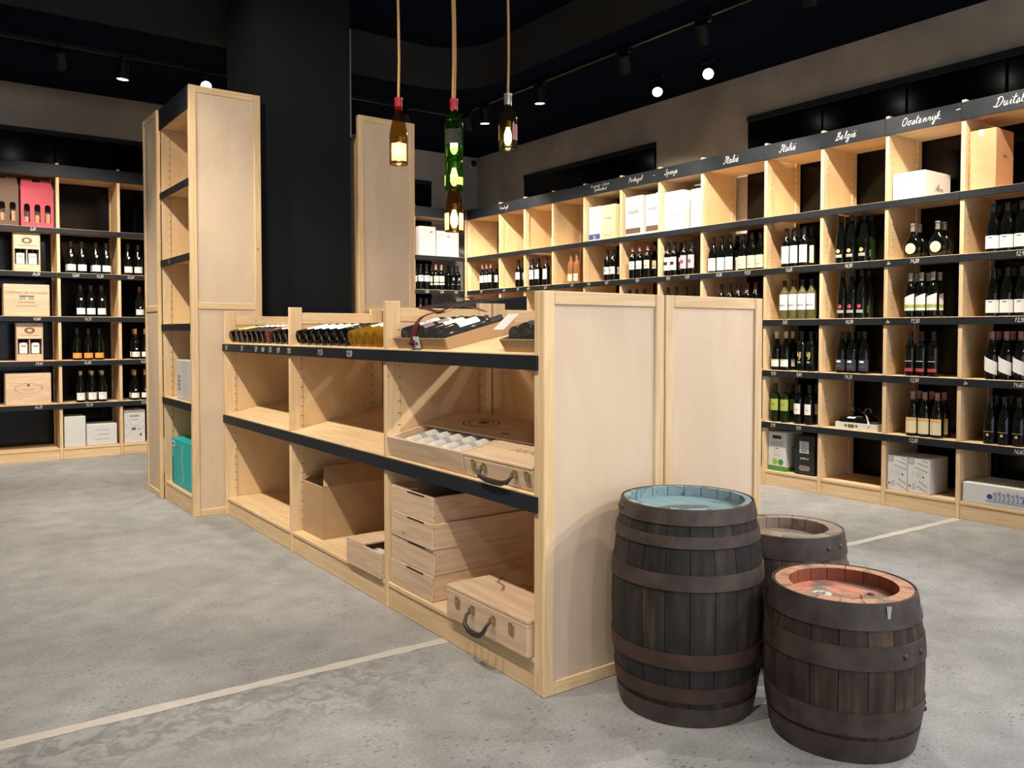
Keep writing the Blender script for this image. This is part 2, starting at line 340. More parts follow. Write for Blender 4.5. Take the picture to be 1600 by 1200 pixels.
# ================================================================== THE ROOM
def concrete_floor():
    m, t, b = nt('polished_concrete')
    tc = N(t, 'ShaderNodeTexCoord'); P = tc.outputs['Object']
    def noise(scale, det=4, dist=0.0, vec=P):
        n = N(t, 'ShaderNodeTexNoise'); n.inputs['Scale'].default_value = scale; n.inputs['Detail'].default_value = det; n.inputs['Distortion'].default_value = dist
        L(t, vec, n.inputs['Vector']); return n.outputs['Fac']
    big = ramp(t, noise(0.9, 5, 0.6), [(0.33, (0.250, 0.256, 0.262)), (0.68, (0.345, 0.351, 0.356))])
    mid = N(t, 'ShaderNodeMapRange'); mid.inputs[1].default_value = .3; mid.inputs[2].default_value = .7; mid.inputs[3].default_value = .84; mid.inputs[4].default_value = 1.13
    L(t, noise(7, 6), mid.inputs[0])
    fin = N(t, 'ShaderNodeMapRange'); fin.inputs[1].default_value = .3; fin.inputs[2].default_value = .7; fin.inputs[3].default_value = .84; fin.inputs[4].default_value = 1.12
    L(t, noise(90, 3), fin.inputs[0])
    mm = N(t, 'ShaderNodeMath', operation='MULTIPLY'); L(t, mid.outputs[0], mm.inputs[0]); L(t, fin.outputs[0], mm.inputs[1])
    c1 = N(t, 'ShaderNodeMix', data_type='RGBA', blend_type='MULTIPLY'); c1.inputs[0].default_value = 1; L(t, big.outputs[0], c1.inputs[6]); L(t, mm.outputs[0], c1.inputs[7])
    # dark pits and aggregate specks
    vo = N(t, 'ShaderNodeTexVoronoi'); vo.inputs['Scale'].default_value = 44; vm = N(t, 'ShaderNodeMapping'); vm.inputs['Scale'].default_value = (.55, 1.2, 1); vm.inputs['Rotation'].default_value = (0, 0, .6); L(t, P, vm.inputs['Vector']); L(t, vm.outputs[0], vo.inputs['Vector'])
    sp = N(t, 'ShaderNodeMapRange'); sp.inputs[1].default_value = .12; sp.inputs[2].default_value = .23; sp.inputs[3].default_value = .70; sp.inputs[4].default_value = 0; L(t, vo.outputs['Distance'], sp.inputs[0])
    gate = N(t, 'ShaderNodeMapRange'); gate.inputs[1].default_value = .40; gate.inputs[2].default_value = .56; L(t, noise(5, 3), gate.inputs[0])
    sg = N(t, 'ShaderNodeMath', operation='MULTIPLY'); L(t, sp.outputs[0], sg.inputs[0]); L(t, gate.outputs[0], sg.inputs[1])
    c2 = N(t, 'ShaderNodeMix', data_type='RGBA'); L(t, sg.outputs[0], c2.inputs[0]); L(t, c1.outputs[2], c2.inputs[6]); c2.inputs[7].default_value = (.075, .075, .075, 1)
    # blotchy worn band along the near side of the filled joint
    sx = N(t, 'ShaderNodeSeparateXYZ'); L(t, P, sx.inputs[0])
    jy = N(t, 'ShaderNodeMath', operation='MULTIPLY_ADD'); jy.inputs[1].default_value = .034; L(t, sx.outputs['X'], jy.inputs[0]); L(t, sx.outputs['Y'], jy.inputs[2])
    b0 = N(t, 'ShaderNodeMapRange'); b0.inputs[1].default_value = 2.32; b0.inputs[2].default_value = 2.60; L(t, jy.outputs[0], b0.inputs[0])
    b1 = N(t, 'ShaderNodeMapRange'); b1.inputs[1].default_value = 2.795; b1.inputs[2].default_value = 2.80; b1.inputs[3].default_value = 1; b1.inputs[4].default_value = 0; L(t, jy.outputs[0], b1.inputs[0])
    b2 = N(t, 'ShaderNodeMapRange'); b2.inputs[1].default_value = 1.8; b2.inputs[2].default_value = 1.2; L(t, sx.outputs['X'], b2.inputs[0])
    bm = N(t, 'ShaderNodeMath', operation='MULTIPLY'); L(t, b0.outputs[0], bm.inputs[0]); L(t, b1.outputs[0], bm.inputs[1])
    bm2 = N(t, 'ShaderNodeMath', operation='MULTIPLY'); L(t, bm.outputs[0], bm2.inputs[0]); L(t, b2.outputs[0], bm2.inputs[1])
    bl = ramp(t, noise(17, 7, 1.0), [(0.44, (.15, .152, .155)), (0.56, (.36, .362, .362))])
    hf = N(t, 'ShaderNodeMath', operation='MULTIPLY'); hf.inputs[1].default_value = .45; L(t, bm2.outputs[0], hf.inputs[0])
    c3 = N(t, 'ShaderNodeMix', data_type='RGBA'); L(t, hf.outputs[0], c3.inputs[0]); L(t, c2.outputs[2], c3.inputs[6]); L(t, bl.outputs[0], c3.inputs[7])
    L(t, c3.outputs[2], b.inputs['Base Color'])
    rr = N(t, 'ShaderNodeMapRange'); rr.inputs[3].default_value = .40; rr.inputs[4].default_value = .66; L(t, noise(3, 4), rr.inputs[0]); L(t, rr.outputs[0], b.inputs['Roughness'])
    bp = N(t, 'ShaderNodeBump'); bp.inputs['Strength'].default_value = .08; bp.inputs['Distance'].default_value = .01; L(t, noise(60, 4), bp.inputs['Height']); L(t, bp.outputs[0], b.inputs['Normal'])
    b.inputs['Specular IOR Level'].default_value = 0.35
    return m
def plaster():
    m, t, b = nt('grey_plaster')
    tc = N(t, 'ShaderNodeTexCoord'); n = N(t, 'ShaderNodeTexNoise'); n.inputs['Scale'].default_value = 2.2; n.inputs['Detail'].default_value = 6
    L(t, tc.outputs['Object'], n.inputs['Vector'])
    r = ramp(t, n.outputs['Fac'], [(.3, (.30, .275, .25)), (.72, (.45, .42, .38))]); L(t, r.outputs[0], b.inputs['Base Color']); b.inputs['Roughness'].default_value = .85
    return m
FLOORM, PLASTER = concrete_floor(), plaster()
PANE = flat('black_gloss_pane', (0.0012, 0.0018, 0.004), 0.16, var=0.1, scale=2, spec=0.25)
UPSTAND = matte('dark_grey_paint', (0.040, 0.039, 0.038))
XW, YB, YL = 5.90, 8.93, 9.27        # right wall, back wall, back wall behind the left rack
fl = struct(boxpart('floor', FLOORM, None, -4.2, 6.1, -4.2, 9.5, -0.1, 0.0))
# pale filled joint in the floor, ragged at the edges
JM = flat('joint_filler', (0.50, 0.475, 0.44), 0.7, var=0.12, scale=30)
mb = MB(); vs = []; n = 150
for i in range(n + 1):
    x = -4.0 + 9.43 * i / n; yc = 2.795 - 0.034 * x; w = 0.026 + random.uniform(-.004, .004)
    up = w
    if 3.55 < x < 4.25: up = w + .05 * random.random() * math.sin((x - 3.55) / .7 * math.pi)
    vs += [(x, yc - w, .0012), (x, yc + up, .0012)]
mb.add(vs, [(2 * i, 2 * i + 2, 2 * i + 3, 2 * i + 1) for i in range(n)])
mb.build('joint_strip', JM, fl)
wr = struct(boxpart('wall_right', PLASTER, None, XW, XW + .2, -4.2, YL + .2, 0, 3.85))
wb = struct(boxpart('wall_back', PLASTER, None, 4.25, XW, YB, YB + .2, 0, 3.85))
wl = struct(boxpart('wall_rear', PLASTER, None, -4.2, 4.25, YL, YL + .2, 0, 3.85))
ws = struct(boxpart('wall_left', PLASTER, None, -4.2, -4.0, -4.2, YL, 0, 3.85))
# shop front behind the camera: piers and lintel round an open bay
wf = struct(boxpart('wall_front', PLASTER, None, -4.0, XW, -4.2, -4.0, 2.9, 3.85))
for k, (a, b_) in enumerate(((-4.0, -3.2), (0.9, 1.3), (5.2, XW))):
    boxpart('pier', PLASTER, wf, a, b_, -4.2, -4.0, 0, 2.9)
# ceiling: low perimeter at 3.43 with a rounded coffer
from mathutils.geometry import tessellate_polygon
CZ, CT = 3.43, 3.81
def rrect(x0, x1, y0, y1, r, k=8):
    pts = []
    for cx, cy, a0 in ((x1 - r, y1 - r, 0), (x0 + r, y1 - r, 90), (x0 + r, y0 + r, 180), (x1 - r, y0 + r, 270)):
        for i in range(k + 1):
            a = R(a0 + 90 * i / k); pts.append((cx + r * math.cos(a), cy + r * math.sin(a)))
    return pts
inner = rrect(-1.1, 4.26, -2.6, 6.65, 0.5)
outer = [(-4.0, -4.0), (XW, -4.0), (XW, YB), (4.25, YB), (4.25, 8.66), (-4.0, 8.66)]
allp = outer + inner
tris = tessellate_polygon([[Vector((x, y, 0)) for x, y in outer], [Vector((x, y, 0)) for x, y in inner]])
mb = MB(); mb.add([(x, y, CZ) for x, y in allp], tris); no = len(outer)
mb.add([(x, y, z) for z in (CZ, CT) for x, y in ((4.25, YB), (4.25, 8.66), (-4.0, 8.66))], [(0, 1, 4, 3), (1, 2, 5, 4)])
struct(mb.build('ceiling', BLACK))
k = len(inner); mb = MB(); mb.add([(x, y, z) for z in (CZ, CT) for x, y in inner], [(i, (i + 1) % k, k + (i + 1) % k, k + i) for i in range(k)]); mb.smooth = True
struct(mb.build('trim_1', UPSTAND))
struct(boxpart('ceiling', BLACK, None, -4.2, 6.1, -4.2, 9.5, CT, CT + .1))
# black glazed panels on the walls
def panels(name, axis, plane, edges, z0, z1):
    root = bpy.data.objects.new(name, None); COL.objects.link(root); struct(root)
    def bx(nm, m, a0, a1, d0, d1, zz0, zz1):
        if axis == 0: return boxpart(nm, m, root, plane - d1, plane - d0, a0, a1, zz0, zz1, .003)
        return boxpart(nm, m, root, a0, a1, plane - d1, plane - d0, zz0, zz1, .003)
    e = sorted(edges)
    bx('window_frame', BLACK, e[0], e[-1], 0.0, 0.014, z0, z1)
    bx('frame_rail', BLACKSTRIP, e[0], e[-1], 0.014, 0.026, z1 - .05, z1)
    for i in range(len(e) - 1):
        bx('pane', PANE, e[i] + .008, e[i + 1] - .008, 0.014, 0.022, z0 + .02, z1 - .055)
panels('window_1', 0, XW, [7.90, 6.83, 5.76], 0.02, 3.05)
panels('window_2', 0, XW, [4.66, 3.93, 3.24, 2.56, 1.88, 1.2], 0.02, 3.06)
panels('window_3', 1, YL, [-1.0, -.28, .44, 1.16, 1.88, 2.6], 0.02, 3.17)
panels('window_4', 1, YB, [4.3, 4.76, 5.22], 0.02, 3.06)

COLPAINT = matte('column_paint', (0.015, 0.017, 0.020))
# black column between the two towers
col = thing('column', 'black square column rising between the two tall pine towers', 'column', (1.925, 5.62, 0))
boxpart('shaft', COLPAINT, col, 0, .685, 0, .66, 0, CT, .006)
boxpart('corner_trim', GREY_METAL, col, .681, .691, -.006, .006, 2.62, 3.40)

# ================================================================== SHELVING
SLOTS_KEY = {}
ST = .027   # upright thickness
def upright(root, u, H, D, z0=0.0, stile=.06, face=1, top_rail=True, slots=True, top=0.0, rail=(.055, .004)):
    """slotted side frame: two stiles, a thin panel and a top rail"""
    boxpart('front_stile', pine[2], root, u, u + ST, 0, stile, z0, H + top, .0025)
    boxpart('rear_stile', pine[2], root, u, u + ST, D - stile, D, z0, H, .0025)
    boxpart('side_panel', rack_ply, root, u + .007, u + ST - .007, stile - .004, D - stile + .004, z0 + .03, H - rail[0] + .01)
    if top_rail: boxpart('top_rail', pine[1], root, u + .002, u + ST - .002, stile, D - stile, H - rail[0], H - rail[1], .002)
    if slots:
        mb = MB(); z = .17
        while z < H - .1:
            for d0, d1 in ((stile - .014, stile + .0005), (D - stile - .0005, D - stile + .014)):
                mb.box(u - .0006, u + ST + .0006, d0, d1, z, z + .0035)
            z += .052
        o = mb.build('peg_slots', SLOT, root); o['kind'] = 'stuff'
def price_strip(root, u0, u1, ztop, h=.05, texts=(), name='price_strip', tsize=.0122, d=0.0):
    s = boxpart(name, BLACKSTRIP, root, u0, u1, d - .011, d - .0005, ztop - h, ztop - .003, .0015)
    for tx, u in texts:
        chalk(tx, tsize if tx != 'Bio' else tsize * .8, (u, d - .0112, ztop - h / 2 - tsize * .95), s, 'chalk_price', pen=.085)
    return s
def rack_bay(label, loc, rot, width, H, rows, D=.43, sign=(), prices={}, last=False, block=True, group=None, header=.115, cat='shelving'):
    root = thing('shelving_bay', label, cat, loc, (0, 0, rot), group)
    upright(root, 0, H, D, top=.016 if block else 0)
    if last: upright(root, width, H, D, top=.016 if block else 0)
    u0, u1 = ST, width
    for i, z in enumerate(rows):
        boxpart('shelf', pine[0], root, u0 + .001, u1 - .001, .002, D - .004, z - .02, z, .002)
        if z > .2: price_strip(root, .001, width + (ST if last else 0) - .001, z, texts=prices.get(i, ()))
    boxpart('kickboard', pine[0], root, u0 + .001, u1 - .001, .006, .026, 0, rows[-1] - .021, .002)
    boxpart('top_board', pine[0], root, u0 + .001, u1 - .001, .002, D - .004, H - header + .012, H - header + .032, .002)
    hb = boxpart('header_board', BLACKSTRIP, root, .001, width + (ST if last else 0) - .001, -.011, -.0005, H - header, H, .002)
    for tx, u, z, s in sign: chalk(tx, s * 1.5,  (u, -.0112, z - s * .35), hb, 'chalk_sign', pen=.05, adv=1.2)
    return root
RW = R(-90)
XF = 5.432                       # front of the right-hand racks
YD = [8.447, 7.774, 7.298, 6.805, 6.306, 5.780, 5.283, 4.785, 4.138, 3.640, 3.139, 2.633, 2.13]
RROWS = [2.10, 1.70, 1.30, 0.905, 0.50, 0.115]
HR = 2.660
signs = {1: [('Frankrijk', .12, 2.592, .0125)], 4: [('Hongarije - Servië', .26, 2.618, .0098), ('Griekenland', .27, 2.578, .0098)],
         5: [('Portugal', .22, 2.595, .0145), ('-', .46, 2.59, .017)], 6: [('Spanje', .17, 2.595, .0155)],
         7: [('Italië', .33, 2.585, .020)], 8: [('Italië', .22, 2.585, .019)], 9: [('België', .21, 2.588, .018)],
         10: [('Oostenrijk', .25, 2.59, .0175), ('-', .49, 2.595, .022)], 11: [('Duitsland', .34, 2.59, .0195)]}
def uy(px, py, bay): return YD[bay] - at(px, py, 0, XF)[1]
rp = {0: {1: [('3,95', .33)]}, 1: {1: [('4,60', .12), ('7,50', .38)]}, 2: {1: [('6,50', .10), ('6,25', .40)]}, 3: {1: [('4,95', .34)]},
      4: {1: [('5,95', .10), ('9,30', .36)]}, 5: {1: [('9,15', .25)]}, 6: {1: [('9,15', .14), ('9,15', .36)]},
      7: {1: [('16,50', .21), ('17,25', .50)]},
      8: {1: [('13,65', .24)], 2: [('7,85', .21)], 3: [('9,50', .11), ('9,80', .34)], 4: [('7,95', .11), ('7,95', .34)]},
      9: {1: [('16,50', .24)], 2: [('16,50', .25)], 3: [('14,35', .25)]},
      10: {1: [('Bio', .04), ('14,20', .22)], 2: [('Bio', .04), ('11,50', .23)], 3: [('12,50', .23)], 4: [('12,20', .23)]},
      11: {1: [('12,95', .37)], 2: [('13,50', .37)], 3: [('Bio', .06), ('14,60', .37)], 4: [('16,60', .38)]}}
bay_names = ['corner-end pine bay of the long right-hand wall rack', 'pine wall bay under the chalked Frankrijk sign', 'pine wall bay just right of the Frankrijk bay',
  'pine wall bay holding the two amber-pink bottles', 'pine wall bay under the Hongarije - Servië sign', 'pine wall bay under the chalked Portugal sign',
  'pine wall bay under the chalked Spanje sign', 'wide pine wall bay under the left Italië sign', 'pine wall bay under the right Italië sign above the black carton',
  'pine wall bay under the chalked België sign', 'pine wall bay under the chalked Oostenrijk sign', 'rightmost pine wall bay under the Duitsland sign']
for i in range(12):
    rack_bay(bay_names[i], (XF, YD[i], 0), RW, YD[i] - YD[i + 1], HR, RROWS, D=.43, sign=signs.get(i, ()), prices=rp.get(i, {}), last=(i == 11), group='right wall rack bays')
# short section across the corner
rack_bay('short pine corner bay on the back wall beside the right rack', (4.70, 8.447, 0), 0, .70, HR, RROWS, prices={1: [('5,70', .17), ('5,70', .37), ('7,10', .57)]}, last=False)
cb = thing('corner_post', 'slim pine corner post with a grey angle bracket where racks meet', 'post', (5.4005, 8.4205, 0))
boxpart('post', pine[2], cb, 0, .0185, 0, .0245, 0, 2.55, .002)
boxpart('bracket', GREY_METAL, cb, -.055, .028, -.03, .026, 2.662, 2.670); boxpart('bracket_stem', GREY_METAL, cb, .003, .016, .0, .012, 2.55, 2.662)
# rack on the left of the picture
LROWS = [2.175, 1.762, 1.349, 0.934, 0.528, 0.105]
HL, YLF = 2.764, 8.80
lp = {0: {0: [('2,20', .42)], 1: [('26,20', .44)], 2: [('43,60', .44)], 3: [('29,40', .45)], 4: [('44,75', .44)]},
      1: {1: [('12,60', .15), ('12,35', .36)], 2: [('14,75', .25)], 3: [('16,50', .24)], 4: [('15,70', .25)]},
      2: {1: [('12,30', .11)], 3: [('16,80', .22)], 4: [('15,90', .22)]}}
LX = [0.49, 1.105, 1.628, 2.14]
for i, nm in enumerate(('leftmost pine rack bay holding gift carriers and wooden wine boxes', 'left pine rack bay with orange-labelled bottles and white cartons', 'left pine rack bay half hidden behind the tall tower')):
    rack_bay(nm, (LX[i], YLF, 0), 0, LX[i + 1] - LX[i], HL, LROWS, prices=lp[i], last=(i == 2), group='left wall rack bays')

def framed_panel(root, u0, u1, z0, z1, d0, th=.026, mid=None, fw=.045, nm='end_panel', vertical=True):
    """framed plywood end panel facing local -y at depth d0"""
    p = boxpart(nm, ply[2], root, u0 + fw - .004, u1 - fw + .004, d0 + .008, d0 + th, z0 + .01, z1 - .01)
    boxpart('panel_stile', pine[2], p, u0, u0 + fw, d0, d0 + th, z0, z1, .003)
    boxpart('panel_stile', pine[2], p, u1 - fw, u1, d0, d0 + th, z0, z1, .003)
    zz = [(z0, z0 + .045), (z1 - .045, z1)]
    if mid: zz.append((mid - .022, mid + .022))
    for a, b_ in zz: boxpart('panel_rail', pine[0], p, u0 + fw + .0005, u1 - fw - .0005, d0 + .001, d0 + th, a, b_, .003)
    return p
def sloped_board(root, u0, u1, d0, d1, z, slope, th=.018, nm='shelf', mat=None):
    mb = MB(); vs = []
    for u in (u0, u1):
        for d, zz in ((d0, z), (d1, z + slope * (d1 - d0))): vs += [(u, d, zz - th), (u, d, zz)]
    mb.add(vs, [(0, 1, 3, 2), (4, 6, 7, 5), (0, 4, 5, 1), (2, 3, 7, 6), (1, 5, 7, 3), (0, 2, 6, 4)])
    return mb.build(nm, mat or pine[0], root)
# ---- centre island: three bays facing the viewer's left, three behind them
XC, YC = 1.652, [5.515, 4.362, 3.240, 2.162]
HC, DC, SL = 1.335, .553, .205
TOPZ, MIDZ, BASEZ = 1.127, .662, .115
cp = {0: [('3,95', .09), ('7,25', .40), ('7,25', .66), ('4,60', .78), ('7,25', .90), ('4,95', 1.03)], 1: [('9,15', .04), ('11,35', .46), ('12,50', .80)]}
isl_lab = ['far island bay with empty shelves below a row of bottles', 'middle island bay holding the open cardboard box', 'near island bay holding wooden wine cases and a gift basket']
def island_bay(lab, loc, rot, w, prices, end=False, group='island bays'):
    root = thing('island_bay', lab, 'shelving', loc, (0, 0, rot), group)
    upright(root, 0, HC, DC, stile=.07, rail=(.088, .028))
    if end: upright(root, w, HC, DC, stile=.07, rail=(.088, .028))
    a, b_ = ST + .001, w - .001
    sloped_board(root, a, b_, .002, DC - .03, TOPZ, SL, nm='display_board')
    sloped_board(root, a, b_, .002, DC - .01, MIDZ, SL, nm='sloped_shelf')
    boxpart('base_shelf', pine[0], root, a, b_, .002, DC - .004, BASEZ - .02, BASEZ, .003)
    boxpart('kickboard', pine[0], root, a, b_, .008, .028, 0, BASEZ - .021, .003)
    e = w + (ST if end else 0)
    price_strip(root, .0, e - .001, TOPZ, h=.052, texts=prices, tsize=.0125); price_strip(root, .0, e - .001, MIDZ, h=.056)
    return root
for i in range(3):
    island_bay(isl_lab[i], (XC, YC[i], 0), RW, YC[i] - YC[i + 1], cp.get(i, ()), end=(i == 2))
XR = 2.766
back_lab = ['rear island bay at the near end, seen through the shelves', 'middle rear island bay carrying the black wedge', 'rear island bay at the far end by the tower']
for i in range(3):
    w = YC[2 - i] - YC[3 - i]
    island_bay(back_lab[i], (XR, YC[3 - i] - ST, 0), R(90), w, (), end=(i == 2))
ep = thing('end_panel', 'pale framed plywood end panel of the island nearest the aisle', 'panel', (XC, 2.108, 0))
framed_panel(ep, 0, .554, 0, HC, 0)
ep = thing('end_panel', 'pale framed plywood end panel behind the blue-topped barrel', 'panel', (XC + .560, 2.108, 0))
framed_panel(ep, 0, .554, 0, HC, 0)
# black sloped display topper on the rear side of the island
wt = thing('display_topper', 'black wedge-shaped display topper on the rear half of the island', 'display', (2.75, 3.665, 1.255))
mb = MB(); q = [(0, .145), (0, 0), (-.44, 0), (-.44, .082)]
mb.add([(x, 0, z) for x, z in q] + [(x, .55, z) for x, z in q], [(0, 1, 2, 3), (7, 6, 5, 4), (0, 4, 5, 1), (1, 5, 6, 2), (2, 6, 7, 3), (3, 7, 4, 0)])
mb.build('wedge', BLACKSTRIP, wt)
boxpart('support', BLACKSTRIP, wt, -.40, -.30, .02, .53, -.028, -.0005)

# ---- tall towers round the column
HT = 2.784
TROWS = [2.195, 1.715, 1.260, 0.738, 0.13]
def tower(lab, loc, rot, w, D, prices, sides):
    root = thing('tower_rack', lab, 'shelving', loc, (0, 0, rot), 'tall tower racks')
    upright(root, 0, HT, D); upright(root, w - ST, HT, D)
    for i, z in enumerate(TROWS):
        boxpart('shelf', pine[0], root, ST, w - ST, .002, D - .02, z - .02, z, .002)
        if z > .2: price_strip(root, .001, w - .001, z, texts=prices.get(i, ()))
    boxpart('kickboard', pine[0], root, ST, w - ST, .006, .026, 0, TROWS[-1] - .021, .002)
    boxpart('top_board', pine[0], root, ST, w - ST, .002, D - .02, HT - .14, HT - .12, .002)
    boxpart('header_board', BLACKSTRIP, root, .001, w - .001, -.011, -.0005, HT - .150, HT - .004, .002)
    boxpart('back_panel', rack_ply, root, ST, w - ST, D - .016, D - .004, .13, HT - .16)
    return root
tower('tall pine tower with black price strips holding the teal carton', (1.456, 6.30, 0), RW, .742, .455, {1: [('4,75', .25)]}, None)
ep = thing('end_panel', 'tall framed plywood side of the tower left of the column', 'panel', (1.452, 5.531, 0))
framed_panel(ep, 0, .464, 0, HT, 0, mid=1.372)
ep = thing('end_panel', 'narrow tall framed panel left of the teal-carton tower', 'panel', (1.430, 6.735, 0), (0, 0, RW))
framed_panel(ep, 0, .42, 0, HT, 0, mid=1.372, fw=.035)
rk = thing('tower_rack', 'far side of the left tower, hidden behind its narrow panel', 'shelving', (1.92, 6.735, 0), (0, 0, R(180)), 'tall tower racks')
upright(rk, 0, HT, .40); 
for z in TROWS: boxpart('shelf', pine[0], rk, .03, .455, .002, .395, z - .02, z, .002)
tower('tall pine tower right of the black column facing away', (3.116, 5.61, 0), R(90), .70, .455, {}, None)
ep = thing('end_panel', 'tall framed plywood tower side right of the black column', 'panel', (2.652, 5.578, 0))
framed_panel(ep, 0, .467, 0, HT, 0, mid=1.372)
rk = thing('tower_rack', 'sliver of shelving behind the right tower beside the column', 'shelving', (2.635, 6.75, 0), (0, 0, 0), 'tall tower racks')
upright(rk, 0, 2.66, .40)
for z in TROWS: boxpart('shelf', pine[0], rk, .03, .455, .002, .395, z - .02, z, .002)

# ================================================================== LAMPS
LENS = flat('lit_lens', (1, 1, 1), 0.4, emit=(1.0, 0.93, 0.82), estr=14)
TRZ = 3.395
ORD = ['first', 'second', 'third', 'fourth', 'fifth', 'sixth', 'seventh', 'eighth', 'ninth', 'tenth', 'eleventh', 'twelfth']
def track(label, x0, x1, y0, y1, zc=CZ):
    t = thing('lighting_track', label, 'track', (0, 0, 0), group='ceiling lighting tracks')
    boxpart('rail', DARKMETAL, t, x0, x1, y0, y1, zc - .035, zc - .0005, .003)
    return t
track('black lighting track along the right-hand rack', 4.515, 4.545, -2.0, 7.265)
track('black lighting track across the room towards the back rack', -1.5, 4.51, 7.235, 7.265)
track('black lighting track above the left aisle, outside the picture', .085, .115, -1.98, 6.2, CT)
track('black lighting track across the shop front', -1.48, 4.51, -2.015, -1.985)
def spot(x, y, target, label, power=1.0, cone=66, z=TRZ, colr=None):
    t = thing('track_spotlight', label, 'spotlight', (x, y, 0), group='track spotlights')
    c = Vector((0, 0, z - .105)); d = (Vector(target) - Vector((x, y, z - .105))).normalized()
    q = d.to_track_quat('-Z', 'Y').to_matrix().to_4x4()
    M = Matrix.Translation(c) @ q
    boxpart('adapter', DARKMETAL, t, -.018, .018, -.07, .07, z - .032, z - .0005, .004)
    MB().tube([(0, 0, z - .03), (0, 0, z - .085)], .010, 8).build('stem', DARKMETAL, t)
    h = MB().lathe([(.0, .075), (.040, .075), (.046, .068), (.047, -.055), (.0475, -.068), (.043, -.068), (.042, -.050), (.0, -.050)], 20, M=M).build('housing', DARKMETAL, t)
    MB().lathe([(.0425, -.066), (.0, -.067)], 20, M=M).build('lens', LENS, h)
    ld = bpy.data.lights.new('spot_beam', 'SPOT'); ld.energy = SPOT_W * power; ld.color = colr or SPOT_COL; ld.spot_size = R(cone); ld.spot_blend = .55; ld.shadow_soft_size = .042
    lo = bpy.data.objects.new('spot_beam', ld); COL.objects.link(lo); lo.parent = t
    lo.matrix_local = Matrix.Translation(c + d * .085) @ q
    return t
wall_spots = [(4.53, 6.72, (4.75, 6.9, 0), 'track spotlight right of the right bottle pendant'), (4.53, 5.85, (4.75, 6.0, 0), 'right track spotlight with a thin lit crescent'),
  (4.53, 4.78, (5.6, 5.6, 1.5), 'dark right track spotlight left of the round bright lens'), (4.53, 3.98, (5.6, 4.5, 1.5), 'dark right track spotlight above the flaring lamp'),
  (4.53, 3.12, (5.6, 3.5, 1.4), 'right track spotlight cut off by the top edge of the picture'), (4.53, 2.2, (5.6, 2.5, 1.4), 'right track spotlight out over the Duitsland bay')]
for x, y, tg, lb in wall_spots: spot(x, y, tg, lb, power=(.62 if y == 4.78 else .85) if tg[2] > 0 else .42, cone=84 if tg[2] > 0 else 128)
spot(4.53, 7.02, (5.6, 7.7, 1.5), 'added right track spotlight washing the back corner of the racks', power=.9, cone=80)  # extra wall-washer, added to light the racks by the back corner
spot(5.30, 5.17, (2.9, 2.7, .3), 'round bright ceiling spotlight left of the flaring one', z=CZ, power=.8)
spot(5.30, 4.60, (1.5, 1.2, .3), 'flaring bright ceiling spotlight near the grey wall', z=CZ, power=.8)
spot(1.40, 7.25, (1.25, 7.45, 0), 'rear track spotlight above the left rack showing a lit slit', power=.6, cone=125)
spot(2.05, 7.25, (.3, 1.6, .5), 'bright spotlight peeping over the tall left tower', power=.5)
spot(0.95, 7.25, (1.3, 8.9, 1.2), 'rear track spotlight aimed at the orange-labelled bottles', power=.6, cone=80)
spot(0.35, 7.25, (.6, 8.9, 1.2), 'rear track spotlight off to the left of the picture', power=.7)
spot(3.95, 7.25, (4.9, 8.6, 1.5), 'dim rear track spotlight beside the green bottle pendant', power=1.0)
left_spots = [(6.0, (.6, 7.4, 0)), (3.2, (1.75, 5.5, 1.9)), (4.9, (1.5, 5.6, .9)), (3.9, (1.6, 4.9, .6)), (2.8, (1.6, 3.7, .5)), (1.7, (.9, 2.9, 0)), (.5, (.5, 2.2, 0))]  # second entry is a lamp added to brighten the tall tower's side
for k, (y, tg) in enumerate(left_spots): spot(.1, y, tg, ORD[k] + ' unseen spotlight from the back on the left aisle track', power=.74, z=CT - .035)
front_spots = [(-1.0, (1.0, 3.5, .2)), (.6, (1.8, 2.1, .7)), (2.2, (2.2, 2.1, .6)), (3.6, (3.4, 2.4, 0))]
for k, (x, tg) in enumerate(front_spots): spot(x, -2.0, tg, ORD[k] + ' spotlight from the left on the shop front track', power=.29, colr=(1.0, .95, .92))
for k, (y, tg) in enumerate([(1.1, (2.6, 1.9, .2)), (0.1, (2.3, 1.8, .4)), (-1.0, (3.0, 1.0, 0))]): spot(4.53, y, tg, ['near right-track spotlight aimed at the aisle behind the barrels', 'near right-track spotlight aimed at the three barrels', 'near right-track spotlight aimed at the open floor'][k], power=.75, colr=(1.0, .94, .86))

# ================================================================== BOTTLES
PROF = {
 'bordeaux': [(0, .004), (.030, 0), (.0365, .004), (.0375, .012), (.0375, .185), (.034, .203), (.022, .220), (.0152, .236), (.0142, .262), (.0142, .285), (.0158, .288), (.0158, .298), (0, .299)],
 'burgundy': [(0, .004), (.033, 0), (.0405, .004), (.041, .012), (.041, .140), (.038, .165), (.029, .197), (.0195, .226), (.0155, .246), (.0146, .285), (.016, .288), (.016, .298), (0, .299)],
 'flute': [(0, .004), (.030, 0), (.0365, .004), (.037, .012), (.037, .125), (.034, .170), (.026, .225), (.0185, .268), (.0148, .300), (.0142, .328), (.0155, .331), (.0155, .340), (0, .341)],
}
BOT_H = {'bordeaux': .299, 'burgundy': .299, 'flute': .341, 'bocksbeutel': .235}
BOT_R = {'bordeaux': .0375, 'burgundy': .041, 'flute': .037, 'bocksbeutel': .066}
